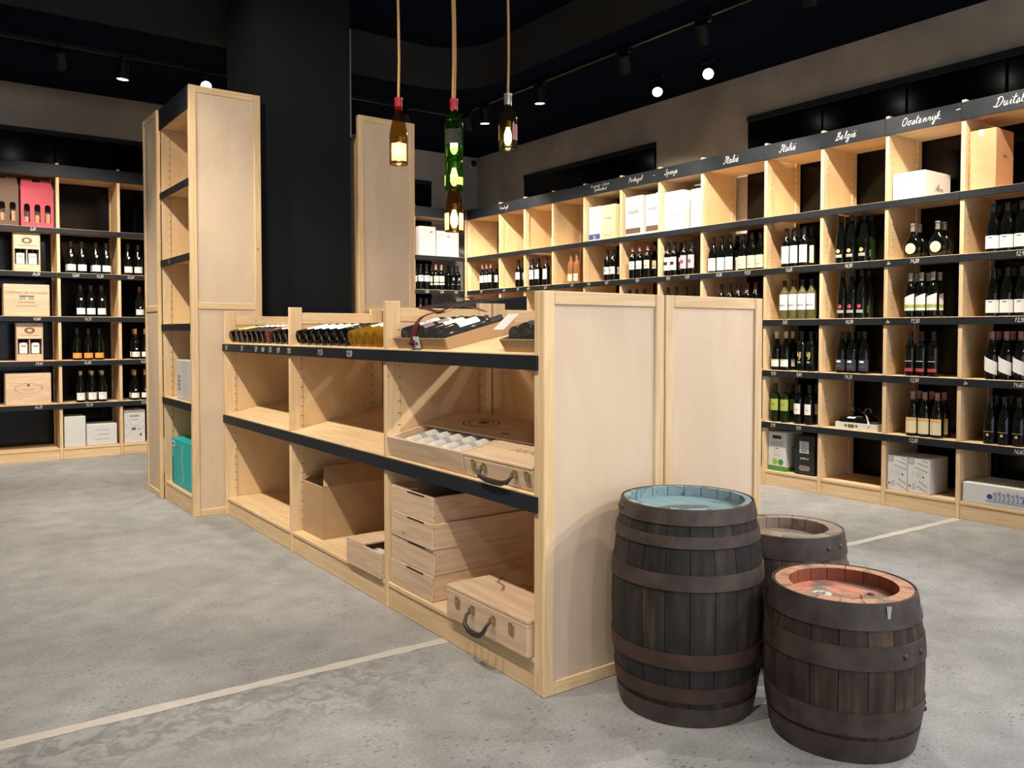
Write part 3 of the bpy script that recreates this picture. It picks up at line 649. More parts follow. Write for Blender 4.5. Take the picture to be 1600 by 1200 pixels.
def bocks(r=.066):
    mb = MB(); prof = [(0, .004), (.034, 0), (.044, .004), (.058, .028), (.066, .062), (.064, .088), (.052, .118), (.034, .142), (.019, .158), (.0145, .172), (.0142, .218), (.0158, .221), (.0158, .234), (0, .235)]
    # flattened front to back below the neck
    n = 20; vs = []
    for rr, z in prof:
        k = .55 if z < .13 else (.55 + .45 * min(1, (z - .13) / .035))
        for i in range(n):
            a = 2 * math.pi * i / n; vs.append((rr * math.cos(a), rr * math.sin(a) * k, z))
    fs = [(i * n + j, i * n + (j + 1) % n, (i + 1) * n + (j + 1) % n, (i + 1) * n + j) for i in range(len(prof) - 1) for j in range(n)]
    mb.add(vs, fs); mb.smooth = True; return mb
def arc_patch(r, a0, a1, z0, z1, seg=8, z0b=None, z1b=None):
    """curved patch on the bottle front, angles from straight ahead (-y); z0b, z1b give slanted edges"""
    mb = MB(); vs = []
    for k in range(seg + 1):
        t = k / seg; a = R(-90 + a0 + (a1 - a0) * t)
        b0 = z0 if z0b is None else z0 + (z0b - z0) * t; b1 = z1 if z1b is None else z1 + (z1b - z1) * t
        vs += [(r * math.cos(a), r * math.sin(a), b0), (r * math.cos(a), r * math.sin(a), b1)]
    mb.add(vs, [(2 * k, 2 * k + 2, 2 * k + 3, 2 * k + 1) for k in range(seg)]); mb.smooth = True
    return mb
def paper(name, c): return flat('label_' + name, c, .7, var=.03)
LB = {'white': paper('white', (.82, .81, .79)), 'cream': paper('cream', (.74, .66, .45)), 'orange': paper('orange', (.85, .33, .06)), 'lime': paper('lime', (.36, .42, .07)),
      'red': paper('red', (.42, .05, .07)), 'navy': paper('navy', (.025, .03, .05)), 'tan': paper('tan', (.72, .52, .24)), 'black': paper('black', (.02, .02, .02)),
      'pink': paper('pink', (.62, .42, .48)), 'grey': paper('grey', (.35, .35, .34)), 'plum': paper('plum', (.20, .05, .12)), 'gold': paper('gold', (.60, .48, .14)), 'green': paper('green', (.12, .22, .03)), 'yellow': paper('yellow', (.80, .60, .16))}
CP = {'black': flat('capsule_black', (.014, .014, .016), .35), 'dkred': flat('capsule_dark_red', (.10, .015, .02), .4), 'silver': flat('capsule_silver', (.42, .41, .40), .35, .6),
      'tan': flat('capsule_tan', (.50, .33, .15), .5), 'rose': flat('capsule_rose', (.38, .20, .16), .45), 'cream': flat('capsule_cream', (.66, .56, .40), .5),
      'white': flat('capsule_white', (.7, .7, .68), .5), 'red': flat('capsule_red', (.55, .02, .05), .4), 'amber': flat('capsule_amber', (.40, .20, .05), .45)}
# style: shape, glass, capsule, capsule length, [(label colour, angle half-width, z0, z1, extra)], [prints on the label]
STY = {
 'shoulder': ('burgundy', GL_DARK, 'black', .06, [('white', 62, .022, .082, None), ('white', 14, .155, .178, 'disc')], [], 'white-labelled dark bottle with a white shoulder seal'),
 'orange': ('burgundy', GL_DARK, 'black', .07, [('orange', 70, .018, .068, None)], [], 'orange-labelled dark bottle'),
 'creamcap': ('burgundy', GL_DARK, 'tan', .05, [('white', 60, .022, .092, None)], [('grey', 12, .070, .078)], 'cream-labelled dark bottle with a tan capsule'),
 'ambercap': ('burgundy', GL_DARK, 'amber', .06, [('white', 62, .022, .072, None), ('white', 12, .095, .108, None)], [], 'white-labelled dark bottle with an amber capsule'),
 'redcap': ('burgundy', GL_DARK, 'dkred', .07, [('white', 60, .022, .075, None), ('white', 10, .088, .100, None)], [], 'dark-red-capsuled bottle with a low white label'),
 'bdx_white': ('bordeaux', GL_DARK, 'rose', .05, [('white', 64, .085, .168, None)], [('grey', 40, .118, .122)], 'dark bottle with a plain white label'),
 'bdx_big': ('bordeaux', GL_DARK, 'black', .06, [('white', 70, .085, .165, None)], [], 'dark bottle with a tall white label'),
 'script': ('bordeaux', GL_DARK, 'black', .06, [('white', 66, .075, .175, None)], [('grey', 44, .115, .125)], 'dark bottle with looping script on its white label'),
 'script_red': ('bordeaux', GL_DARK, 'dkred', .06, [('white', 60, .065, .172, None)], [('grey', 20, .140, .143)], 'dark bottle with a dark red capsule and white label'),
 'rose': ('bordeaux', GL_ROSE, 'rose', .05, [('cream', 62, .020, .095, None)], [('grey', 30, .055, .059)], 'amber-pink bottle with a cream label'),
 'logo_low': ('bordeaux', GL_DARK, 'black', .06, [('white', 66, .060, .130, None)], [('grey', 22, .085, .110)], 'dark bottle with a grey emblem on white'),
 'dotted': ('bordeaux', GL_DARK, 'rose', .05, [('white', 66, .085, .160, None)], [('black', 50, .108, .113)], 'dark bottle with a dotted line on its white label'),
 'creamlab': ('bordeaux', GL_DARK, 'rose', .05, [('cream', 62, .085, .160, None)], [('black', 40, .108, .113)], 'dark bottle with a cream label'),
 'face': ('bordeaux', GL_DARK, 'black', .06, [('white', 66, .050, .165, None)], [('black', 34, .095, .125)], 'dark bottle with a dark drawing on white'),
 'pinkface': ('bordeaux', GL_DARK, 'black', .06, [('pink', 66, .055, .170, None)], [('plum', 22, .100, .130)], 'dark bottle with a purple eye on a pink label'),
 'it_white': ('burgundy', GL_DARK, 'black', .07, [('white', 66, .015, .120, None)], [('grey', 12, .085, .092)], 'dark bottle with a broad white label'),
 'it_cream': ('burgundy', GL_DARK, 'black', .07, [('cream', 68, .015, .115, None)], [('grey', 36, .040, .048)], 'dark bottle with a broad cream label'),
 'long': ('bordeaux', GL_DARK, 'black', .075, [('white', 62, .028, .160, None)], [('grey', 26, .105, .109)], 'slim dark bottle with a long white label'),
 'be_gold': ('flute', GL_DARK, 'black', .05, [('gold', 24, .072, .100, 'disc'), ('grey', 42, .040, .062, None)], [], 'slender dark bottle with a yellow-green emblem'),
 'be_red': ('flute', GL_DARK, 'black', .05, [('red', 24, .070, .100, 'disc'), ('grey', 44, .038, .060, None)], [], 'slender dark bottle with a red round emblem'),
 'be_green': ('flute', GL_GREEN, 'black', .05, [('green', 30, .040, .090, None)], [], 'slender green bottle half hidden at the back'),
 'whitewine': ('bordeaux', GL_CLEAR, 'black', .05, [('white', 70, .070, .190, None)], [('grey', 46, .098, .112)], 'pale yellow wine bottle with a large white label'),
 'slant': ('bordeaux', GL_DARK, 'silver', .055, [('white', 62, .045, .130, .160)], [('lime', 60, .062, .085)], 'dark bottle with a slant-topped white and green label'),
 'burg_white': ('burgundy', GL_DARK, 'black', .07, [('white', 72, .020, .100, None)], [('black', 18, .086, .091)], 'broad dark bottle with a white label'),
 'cream_small': ('burgundy', GL_DARK, 'cream', .06, [('white', 58, .028, .085, None)], [('gold', 58, .076, .085)], 'dark bottle with a cream capsule and small white label'),
 'number': ('bordeaux', GL_DARK, 'black', .07, [('grey', 20, .060, .074, None)], [], 'black bottle with large golden numerals'),
 'navy': ('burgundy', GL_DARK, 'black', .08, [('navy', 66, .020, .098, None)], [('white', 22, .076, .090), ('grey', 30, .048, .050)], 'dark bottle with a navy label and white house emblem'),
 'redband': ('bordeaux', GL_DARK, 'black', .07, [('red', 50, .030, .052, None)], [('white', 40, .098, .101)], 'black bottle with a red band low on its label'),
 'wave': ('burgundy', GL_DARK, 'rose', .06, [('white', 66, .060, .150, 'wave')], [], 'dark bottle with a slanting white label'),
 'lime': ('bordeaux', GL_GREEN, 'black', .06, [('lime', 68, .090, .178, None)], [('green', 30, .135, .140)], 'dark bottle with a lime-green label'),
 'slimwhite': ('bordeaux', GL_DARK, 'black', .07, [('white', 46, .075, .155, None)], [('black', 16, .108, .112)], 'slim dark bottle with a narrow white label'),
 'tan': ('burgundy', GL_DARK, 'rose', .06, [('tan', 62, .020, .125, None)], [('cream', 62, .020, .100), ('orange', 50, .108, .115)], 'dark bottle with a tan label and rose capsule'),
 'goldseal': ('burgundy', GL_DARK, 'black', .08, [('gold', 12, .048, .066, 'disc'), ('grey', 48, .076, .079, None)], [], 'black bottle with a small golden seal'),
 'reddish': ('bordeaux', GL_DARK, 'black', .06, [('white', 68, .095, .165, None)], [('rose' if False else 'red', 18, .135, .150)], 'dark bottle with a red crest on its white label'),
 'twoband': ('bordeaux', GL_DARK, 'rose', .06, [('cream', 64, .095, .165, None), ('white', 64, .060, .082, None)], [], 'dark bottle with a cream label above a white band'),
 'emblem': ('bordeaux', GL_DARK, 'black', .06, [('grey', 18, .120, .150, None), ('grey', 40, .070, .074, None)], [], 'black bottle with a small white emblem'),
 'plain': ('bordeaux', GL_DARK, 'black', .06, [], [], 'plain dark wine bottle'),
 'redtop': ('bordeaux', GL_DARK, 'dkred', .065, [('white', 50, .228, .236, 'band')], [], 'dark bottle with a red capsule above a white band'),
 'bocks': ('bocksbeutel', GL_DARK, 'silver', .055, [('bocks', 0, 0, 0, None)], [], 'round flattened bottle with a cream disc label'),
}
def bottle(style, loc, label, rot=(0, 0, 0), spin=0.0, group=None, detail=True):
    shape, glass, cap, caplen, labs, prints, desc = STY[style]
    me = cached(('b', shape, glass.name), lambda: (bocks() if shape == 'bocksbeutel' else MB().lathe(PROF[shape], 16)).mesh('wine_bottle', glass))
    o = put('wine_bottle', me); o.location = (loc[0], loc[1], loc[2] + (.0012 if rot[0] == 0 else 0))
    o.rotation_euler = (Euler(rot).to_matrix() @ Matrix.Rotation(spin, 3, 'Z')).to_euler()
    tag(o, label, 'wine bottle', group)
    H = BOT_H[shape]; r = BOT_R[shape]
    put('capsule', cached(('c', shape, cap, caplen), lambda: MB().lathe([(.0152 if caplen < .055 else .0158, H - caplen), (.0152, H - .014), (.0166, H - .012), (.0166, H), (0, H + .0012)], 12).mesh('capsule', CP[cap])), o)
    if not detail: return o
    for k, (c, hw, z0, z1, ex) in enumerate(labs):
        def mk():
            if c == 'bocks':
                m = MB(); n = 20; vs = []
                pr = [(.044, .004), (.058, .028), (.066, .062), (.064, .088), (.052, .118)]
                def rz_(z):
                    for (r1, z1_), (r2, z2_) in zip(pr, pr[1:]):
                        if z <= z2_: return r1 + (r2 - r1) * max(0, (z - z1_)) / (z2_ - z1_)
                    return pr[-1][0]
                for rad in (0.0001, .012, .024, .036):
                    for i in range(n):
                        a = 2 * math.pi * i / n; x = rad * math.cos(a); zz = .064 + rad * math.sin(a); vs.append((x, -.55 * math.sqrt(max(rz_(zz) ** 2 - x * x, 0)) - .0016, zz))
                m.add(vs, [(q * n + i, q * n + (i + 1) % n, (q + 1) * n + (i + 1) % n, (q + 1) * n + i) for q in range(3) for i in range(n)]); return m.mesh('bottle_label', LB['cream'])
            rr = r + .0006
            if ex == 'disc':
                m = MB(); n = 18; zc, hz = (z0 + z1) / 2, (z1 - z0) / 2; vs = [(0, -rr, zc)]
                for i in range(n):
                    a = 2 * math.pi * i / n; q = R(-90 + hw * math.cos(a)); vs.append((rr * math.cos(q), rr * math.sin(q), zc + hz * math.sin(a)))
                m.add(vs, [(0, 1 + i, 1 + (i + 1) % n) for i in range(n)]); return m.mesh('bottle_label', LB[c])
            if z0 > .14 and shape == 'burgundy': rr = .0395
            if ex == 'band': rr = .0166
            if ex == 'wave': return arc_patch(rr, -hw, hw, z0, z1, z0b=z0 - .035, z1b=z1 - .045).mesh('bottle_label', LB[c])
            return arc_patch(rr, -hw, hw, z0, z1, z1b=ex if isinstance(ex, float) else None).mesh('bottle_label', LB[c])
        lo = put('bottle_label', cached(('l', style, k), mk), o)
        if k == 0:
            for j, (pc, pw, p0, p1) in enumerate(prints):
                put('label_print', cached(('p', style, j), lambda: arc_patch(r + .0011, -pw, pw, p0, p1, 6).mesh('label_print', LB[pc])), lo)
    if style == 'number':
        print_text('19', .040, (-.001, -(r + .0006), .118), FRONT, LB['gold'], o, 'numeral', bold=.0006); print_text('9', .062, (.004, -(r + .0008), .086), FRONT, LB['gold'], o, 'numeral', bold=.0008)
    return o
SH = {'shoulder': 'sealed bottle', 'creamcap': 'tan-capsuled bottle', 'ambercap': 'amber-capsuled bottle', 'bdx_white': 'white-labelled bottle', 'bdx_big': 'white-labelled bottle', 'script': 'script-labelled bottle', 'logo_low': 'emblem bottle', 'creamlab': 'cream-labelled bottle', 'face': 'drawing bottle', 'pinkface': 'pink-labelled bottle', 'it_white': 'white-labelled bottle', 'it_cream': 'cream-labelled bottle', 'long': 'long-labelled bottle', 'be_gold': 'yellow-emblem bottle', 'be_red': 'red-emblem bottle', 'be_green': 'green bottle', 'bocks': 'round bottle', 'burg_white': 'broad bottle', 'slant': 'slant-labelled bottle', 'cream_small': 'cream-capsuled bottle', 'number': 'numeral bottle', 'navy': 'navy-labelled bottle', 'wave': 'slanting-label bottle', 'lime': 'lime-labelled bottle', 'slimwhite': 'slim bottle', 'tan': 'tan-labelled bottle', 'goldseal': 'gold-seal bottle', 'reddish': 'red-crest bottle', 'twoband': 'banded bottle', 'emblem': 'emblem bottle', 'plain': 'plain bottle'}
def SHORT(k): return SH[k]
def row_of(frame, style, pxs, py, zrow, place, back=(), bstyle=None, d0=.055, dstep=.088, spin=0.0):
    """front row of bottles seen at the given picture columns, with second rows behind; frame 'R' right rack, 'L' left rack, 'C' corner"""
    desc = STY[style][6]; r = BOT_R[STY[style][0]]; d0 = max(d0, r + .012)
    def w(px, d):
        if frame == 'R': p = at(px, py, 0, XF + d); return (p.x, p.y, zrow)
        p = at(px, py, 1, (YLF if frame == 'L' else 8.447) + d); return (p.x, p.y, zrow)
    n = len(pxs); rz = RW if frame == 'R' else 0
    pos = [w(px, d0) for px in pxs]
    ax = 1 if frame == 'R' else 0; sg = -1 if frame == 'R' else 1
    for i in range(1, n):      # keep neighbours apart
        gap = (pos[i][ax] - pos[i - 1][ax]) * sg
        if gap < 2 * r + .001:
            q = list(pos[i]); q[ax] = pos[i - 1][ax] + sg * (2 * r + .001); pos[i] = tuple(q)
    for i, p in enumerate(pos):
        o_ = ('' if n == 1 else (['left', 'right'] if n == 2 else ['left', 'middle', 'right'] if n == 3 else ['first', 'second', 'third', 'fourth', 'fifth', 'sixth', 'seventh'])[i] + ' ')
        bottle(style, p, o_ + desc + ', ' + place, (0, 0, rz), group='bottles ' + place)
    bs = bstyle or style
    for j in back:
        p = list(pos[j]); p[0 if frame == 'R' else 1] += dstep
        bottle(bs, tuple(p), 'rear ' + SHORT(bs) + ' behind the ' + (['left', 'right', 'third', 'fourth'][j] if n == 2 else ['left', 'middle', 'right', 'fourth', 'fifth'][j]) + ' ' + SHORT(style) + ', ' + place, (0, 0, rz), group='second row ' + place)
A, B_, C_, D_ = RROWS[1], RROWS[2], RROWS[3], RROWS[4]
# right rack, first bottle shelf
row_of('R', 'bdx_white', [754, 760.6, 767], 425, A, 'in the corner bay', back=(2,))
row_of('R', 'bdx_big', [810.5], 420, A, 'under the Frankrijk sign', back=(0,))
row_of('R', 'script', [832, 840.6], 415, A, 'right of Frankrijk', back=(0,))
row_of('R', 'script_red', [853.5], 410, A, 'right of Frankrijk')
row_of('R', 'rose', [892.5, 901.5], 405, A, 'on the right rack')
row_of('R', 'logo_low', [949.5, 958.5], 400, A, 'under Hongarije', back=(1,))
row_of('R', 'dotted', [989, 1000], 395, A, 'under the Portugal sign')
row_of('R', 'creamlab', [1012.5], 395, A, 'under the Portugal sign', back=(0,))
row_of('R', 'face', [1044, 1053.5], 390, A, 'under the Spanje sign', back=(1,))
row_of('R', 'pinkface', [1069.5, 1081.5], 390, A, 'under the Spanje sign', back=(0,))
row_of('R', 'it_white', [1114.5, 1128, 1141], 385, A, 'in the wide Italië bay', back=(1, 2))
row_of('R', 'it_cream', [1161.5, 1175.5, 1187], 380, A, 'in the wide Italië bay', back=(0,))
row_of('R', 'long', [1229, 1242, 1257], 375, A, 'in the right Italië bay', back=(0, 1, 2))
row_of('R', 'be_gold', [1314, 1330.5, 1350], 370, A, 'under België', back=(0, 1, 2), bstyle='be_green')
row_of('R', 'bocks', [1426.5, 1465.5], 365, A, 'under Oostenrijk', back=(0, 1), dstep=.085)
row_of('R', 'burg_white', [1552, 1573, 1596], 355, A, 'on the top Duitsland shelf', back=(0, 1))
# second bottle shelf
row_of('R', 'plain', [984, 995, 1007], 460, B_, 'low under Portugal')
row_of('R', 'emblem', [1044, 1057, 1072, 1083], 465, B_, 'low under Spanje')
row_of('R', 'plain', [1127, 1141], 465, B_, 'low under Italië')
row_of('R', 'redtop', [1154, 1168, 1181], 465, B_, 'low under Italië')
row_of('R', 'whitewine', [1226, 1240, 1254, 1268], 470, B_, 'in the right Italië bay')
row_of('R', 'be_red', [1316.5, 1330.5, 1346.5], 465, B_, 'under België', back=(2,), bstyle='be_green')
row_of('R', 'slant', [1423, 1438.5, 1457.5], 460, B_, 'under Oostenrijk', back=(0, 1, 2))
row_of('R', 'burg_white', [1552, 1574, 1597], 455, B_, 'on the second Duitsland shelf', back=(0, 1))
# third
row_of('R', 'cream_small', [1213.5, 1228], 550, C_, 'in the right Italië bay', back=(1,))
row_of('R', 'number', [1253, 1267.5], 550, C_, 'in the right Italië bay', back=(1,), bstyle='plain')
row_of('R', 'navy', [1315, 1332, 1351], 550, C_, 'under België', back=(0, 1))
row_of('R', 'redband', [1423, 1440, 1459], 555, C_, 'under Oostenrijk')
row_of('R', 'wave', [1550, 1572, 1594], 560, C_, 'on the third Duitsland shelf', back=(0, 1))
# fourth
row_of('R', 'lime', [1211.5, 1227], 630, D_, 'above the black carton', back=(1,))
row_of('R', 'slimwhite', [1248.5, 1265], 635, D_, 'above the black carton', back=(1,))
row_of('R', 'tan', [1426, 1443, 1460.5], 650, D_, 'under Oostenrijk', back=(0, 1, 2))
row_of('R', 'goldseal', [1548, 1570, 1593], 650, D_, 'on the lowest Duitsland shelf', back=(0, 1, 2))
# corner bay
row_of('C', 'reddish', [657, 666.5], 430, A, 'in the corner', back=(0,))
row_of('C', 'twoband', [681, 689.5], 430, A, 'in the corner', back=(0,))
row_of('C', 'emblem', [706.5, 715], 430, A, 'in the corner', back=(0, 1))
row_of('C', 'plain', [657, 666, 675, 684, 693, 702, 711], 465, B_, 'on the dim lower corner shelf')
# left rack
l1, l2, l3, l4 = LROWS[1:5]
row_of('L', 'shoulder', [111, 128, 150, 166], 400, l1, 'high on the left rack', back=(0, 2))
row_of('L', 'shoulder', [200, 215.5], 405, l1, 'beside the tall tower')
row_of('L', 'shoulder', [126, 142, 158.5], 470, l2, 'on the middle left shelf')
row_of('L', 'redcap', [218], 470, l2, 'beside the tower')
row_of('L', 'orange', [120.5, 138, 155], 540, l3, 'on the left rack')
row_of('L', 'ambercap', [212, 227], 540, l3, 'beside the tower', back=(0,))
row_of('L', 'creamcap', [126, 144, 160], 605, l4, 'on the left rack', back=(1, 2))
row_of('L', 'ambercap', [211, 227], 610, l4, 'low beside the tower', back=(0,))

# ================================================================== BARRELS
def oak(name, c0, c1, c2):
    m, t, b = nt(name)
    tc = N(t, 'ShaderNodeTexCoord'); oi = N(t, 'ShaderNodeObjectInfo')
    off = N(t, 'ShaderNodeVectorMath', operation='SCALE'); off.inputs[0].default_value = (13, 7, 5); L(t, oi.outputs['Random'], off.inputs['Scale'])
    ad = N(t, 'ShaderNodeVectorMath', operation='ADD'); L(t, tc.outputs['Object'], ad.inputs[0]); L(t, off.outputs[0], ad.inputs[1])
    mp = N(t, 'ShaderNodeMapping'); mp.inputs['Scale'].default_value = (30, 30, 3.2); L(t, ad.outputs[0], mp.inputs['Vector'])
    n1 = N(t, 'ShaderNodeTexNoise'); n1.inputs['Scale'].default_value = 1.2; n1.inputs['Detail'].default_value = 5; L(t, mp.outputs[0], n1.inputs['Vector'])
    n2 = N(t, 'ShaderNodeTexNoise'); n2.inputs['Scale'].default_value = 6; n2.inputs['Detail'].default_value = 4; L(t, ad.outputs[0], n2.inputs['Vector'])
    mx = N(t, 'ShaderNodeMath', operation='MULTIPLY_ADD'); mx.inputs[1].default_value = .55; L(t, n1.outputs['Fac'], mx.inputs[0])
    h = N(t, 'ShaderNodeMath', operation='MULTIPLY'); h.inputs[1].default_value = .5; L(t, n2.outputs['Fac'], h.inputs[0]); L(t, h.outputs[0], mx.inputs[2])
    r = ramp(t, mx.outputs[0], [(.40, c0), (.56, c1), (.70, c2)]); L(t, r.outputs[0], b.inputs['Base Color'])
    b.inputs['Roughness'].default_value = .62; b.inputs['Specular IOR Level'].default_value = .3
    bp = N(t, 'ShaderNodeBump'); bp.inputs['Strength'].default_value = .5; bp.inputs['Distance'].default_value = .004; L(t, n1.outputs['Fac'], bp.inputs['Height']); L(t, bp.outputs[0], b.inputs['Normal'])
    return m
def iron(name, c0, c1):
    m, t, b = nt(name); tc = N(t, 'ShaderNodeTexCoord')
    n1 = N(t, 'ShaderNodeTexNoise'); n1.inputs['Scale'].default_value = 14; n1.inputs['Detail'].default_value = 7; L(t, tc.outputs['Object'], n1.inputs['Vector'])
    r = ramp(t, n1.outputs['Fac'], [(.35, c0), (.66, c1)]); L(t, r.outputs[0], b.inputs['Base Color'])
    b.inputs['Roughness'].default_value = .6; b.inputs['Metallic'].default_value = .25
    bp = N(t, 'ShaderNodeBump'); bp.inputs['Strength'].default_value = .2; bp.inputs['Distance'].default_value = .003; L(t, n1.outputs['Fac'], bp.inputs['Height']); L(t, bp.outputs[0], b.inputs['Normal'])
    return m
OAK1 = oak('dark_oak', (.012, .0115, .012), (.024, .020, .018), (.060, .042, .030))
OAK2 = oak('brown_oak', (.022, .016, .014), (.050, .032, .025), (.115, .070, .045))
OAK3 = oak('weathered_oak', (.05, .04, .03), (.13, .10, .075), (.26, .20, .15))
IRON1 = iron('brown_hoop', (.042, .030, .026), (.085, .061, .050)); IRON2 = iron('rusty_hoop', (.040, .024, .019), (.075, .036, .026)); IRON3 = iron('grey_hoop', (.048, .037, .033), (.092, .072, .064))
def worn(name, paint, wornc, thr=.52, sc=7):
    m, t, b = nt(name); tc = N(t, 'ShaderNodeTexCoord')
    oi = N(t, 'ShaderNodeObjectInfo'); off = N(t, 'ShaderNodeVectorMath', operation='SCALE'); off.inputs[0].default_value = (9, 5, 7); L(t, oi.outputs['Random'], off.inputs['Scale'])
    ad = N(t, 'ShaderNodeVectorMath', operation='ADD'); L(t, tc.outputs['Object'], ad.inputs[0]); L(t, off.outputs[0], ad.inputs[1])
    n1 = N(t, 'ShaderNodeTexNoise'); n1.inputs['Scale'].default_value = sc; n1.inputs['Detail'].default_value = 6; L(t, ad.outputs[0], n1.inputs['Vector'])
    r = ramp(t, n1.outputs['Fac'], [(thr, paint), (thr + .09, wornc)]); L(t, r.outputs[0], b.inputs['Base Color']); b.inputs['Roughness'].default_value = .7
    return m
BLUEP = worn('worn_blue_paint', (.16, .27, .32), (.09, .12, .13), .56, 9); BLUERIM = worn('worn_blue_rim', (.20, .30, .34), (.09, .10, .10), .52, 16)
ORANGEP = worn('worn_orange_paint', (.55, .20, .13), (.20, .14, .11), .45, 9); ORANGERIM = worn('worn_orange_rim', (.50, .25, .15), (.24, .17, .12), .47, 12); ORANGEIN = worn('orange_inside', (.25, .065, .035), (.10, .05, .04), .58, 8)
HEADWOOD = worn('worn_head_wood', (.26, .20, .15), (.14, .11, .09), .5, 8)
def barrel(label, loc, H, r0, rb, nst, hoops, oakm, rimm, inm, headm, rim_w, recess, rivets, spin=0, extra=None):
    root = thing('barrel', label, 'barrel', loc, (0, 0, spin))
    def prof(z): return r0 + (rb - r0) * (1 - ((z / H - .5) / .5) ** 2)
    # staves: one mesh, turned round the axis
    zs = [0, .02] + [H * k / 12 for k in range(1, 12)] + [H - .02, H]
    aw = math.pi / nst; gap = .0011
    mb = MB(); vs = []
    for z in zs:
        ro = prof(z); t = .024 if z < H - .001 and z > .001 else .020
        ri = ro - t
        if z > H - recess - .03 or z < recess: ri = ro - rim_w
        ang = aw - gap / ro
        mid = ro + .0012
        vs += [(ri * math.cos(-ang), ri * math.sin(-ang), z), (ro * math.cos(-ang), ro * math.sin(-ang), z), (mid, 0, z), (ro * math.cos(ang), ro * math.sin(ang), z), (ri * math.cos(ang), ri * math.sin(ang), z)]
    fs = []
    for i in range(len(zs) - 1):
        a, b_ = 5 * i, 5 * i + 5
        for k in range(4): fs.append((a + k, a + k + 1, b_ + k + 1, b_ + k))
        fs.append((a + 4, a, b_, b_ + 4))
    top = 5 * (len(zs) - 1)
    fs += [(top, top + 1, top + 2, top + 3, top + 4), (4, 3, 2, 1, 0)]
    mb.add(vs, fs); me = mb.mesh('stave', oakm)
    for k in range(nst):
        o = put('stave', me, root); o.rotation_euler = (0, 0, 2 * math.pi * k / nst)
    # chime ring inside (painted rim), one block per stave
    ro = prof(H); ri = ro - rim_w
    cm = MB(); ang = aw - .0012 / ro
    rr = [(ro - .004, H + .0012), (ri - .0036, H + .0012), (ri - .0036, H - recess)]
    vs = []
    for rad, z in rr: vs += [(rad * math.cos(-ang), rad * math.sin(-ang), z), (rad, 0, z), (rad * math.cos(ang), rad * math.sin(ang), z)]
    cm.add(vs[:6], [(0, 1, 4, 3), (1, 2, 5, 4)]); m1 = cm.mesh('rim_block', rimm)
    cm2 = MB(); cm2.add(vs[3:], [(0, 1, 4, 3), (1, 2, 5, 4)]); m2 = cm2.mesh('rim_inner', inm)
    for k in range(nst):
        a = 2 * math.pi * k / nst
        o = put('rim_block', m1, root); o.rotation_euler = (0, 0, a); o.location = (0, 0, .0004)
        i_ = put('rim_inner', m2, o); i_.location = (.0, 0, 0)
    # head boards
    zh = H - recess; nb = 6; wd = 2 * (ri + .004) / nb; rad = ri + .002
    for k in range(nb):
        x0 = -rad + k * 2 * rad / nb; x1 = x0 + 2 * rad / nb - .0022
        up = []; lo = []
        for i in range(7):
            x = x0 + (x1 - x0) * i / 6; y = math.sqrt(max(rad * rad - x * x, 0)); up.append((x, y)); lo.append((x, -y))
        loop = up + lo[::-1]; n = len(loop); hb = MB()
        hb.add([(x, y, zh) for x, y in loop] + [(x, y, zh - .015) for x, y in loop], [tuple(range(n))[::-1], tuple(range(n, 2 * n))] + [(i, (i + 1) % n, n + (i + 1) % n, n + i) for i in range(n)])
        ob = hb.build('head_board', headm, root)
    # hoops
    for k, (z0, z1, hm) in enumerate(hoops):
        n = 5; pr = []
        for i in range(n): z = z0 + (z1 - z0) * i / (n - 1); pr.append((prof(z) + .0052, z))
        pr = [(prof(z0) + .0005, z0)] + pr + [(prof(z1) + .0005, z1)]
        h = MB().lathe(pr, 56).build('hoop', hm, root)
        for a in rivets.get(k, ()):
            zz = (z0 + z1) / 2; rr_ = prof(zz) + .0052
            M = Matrix.Rotation(a, 4, 'Z') @ Matrix.Translation((rr_, 0, zz)) @ Matrix.Rotation(R(90), 4, 'Y')
            MB().lathe([(.009, -.002), (.008, .003), (.004, .0065), (0, .007)], 10, M=M).build('rivet', hm, h)
    if extra: extra(root, zh, rad, H, prof)
    return root
TO_CAM = math.atan2(-1.86, -2.03)      # direction from the barrels back to the viewer
def blue_extra(root, zh, rad, H, prof):
    o = MB().lathe([(0, .0008), (.075, .0008)], 24, M=Matrix.Translation((.0, .0, zh)) @ Matrix.Rotation(R(-35), 4, 'Z') @ Matrix.Diagonal((1, .35, 1, 1))).build('paint_wear', flat('bare_patch', (.10, .11, .11), .8, var=.3, scale=30), root)
barrel('tall dark barrel with a blue painted top against the end panel', (2.035, 1.842, 0), .662, .208, .243, 20,
       [(0, .060, IRON1), (.080, .126, IRON2), (.186, .233, IRON2), (.425, .472, IRON1), (.551, .585, IRON1), (.618, .664, IRON1)],
       OAK1, BLUERIM, BLUERIM, BLUEP, .020, .030, {3: (), 5: (TO_CAM - 1.2, TO_CAM - 1.35)}, extra=blue_extra)
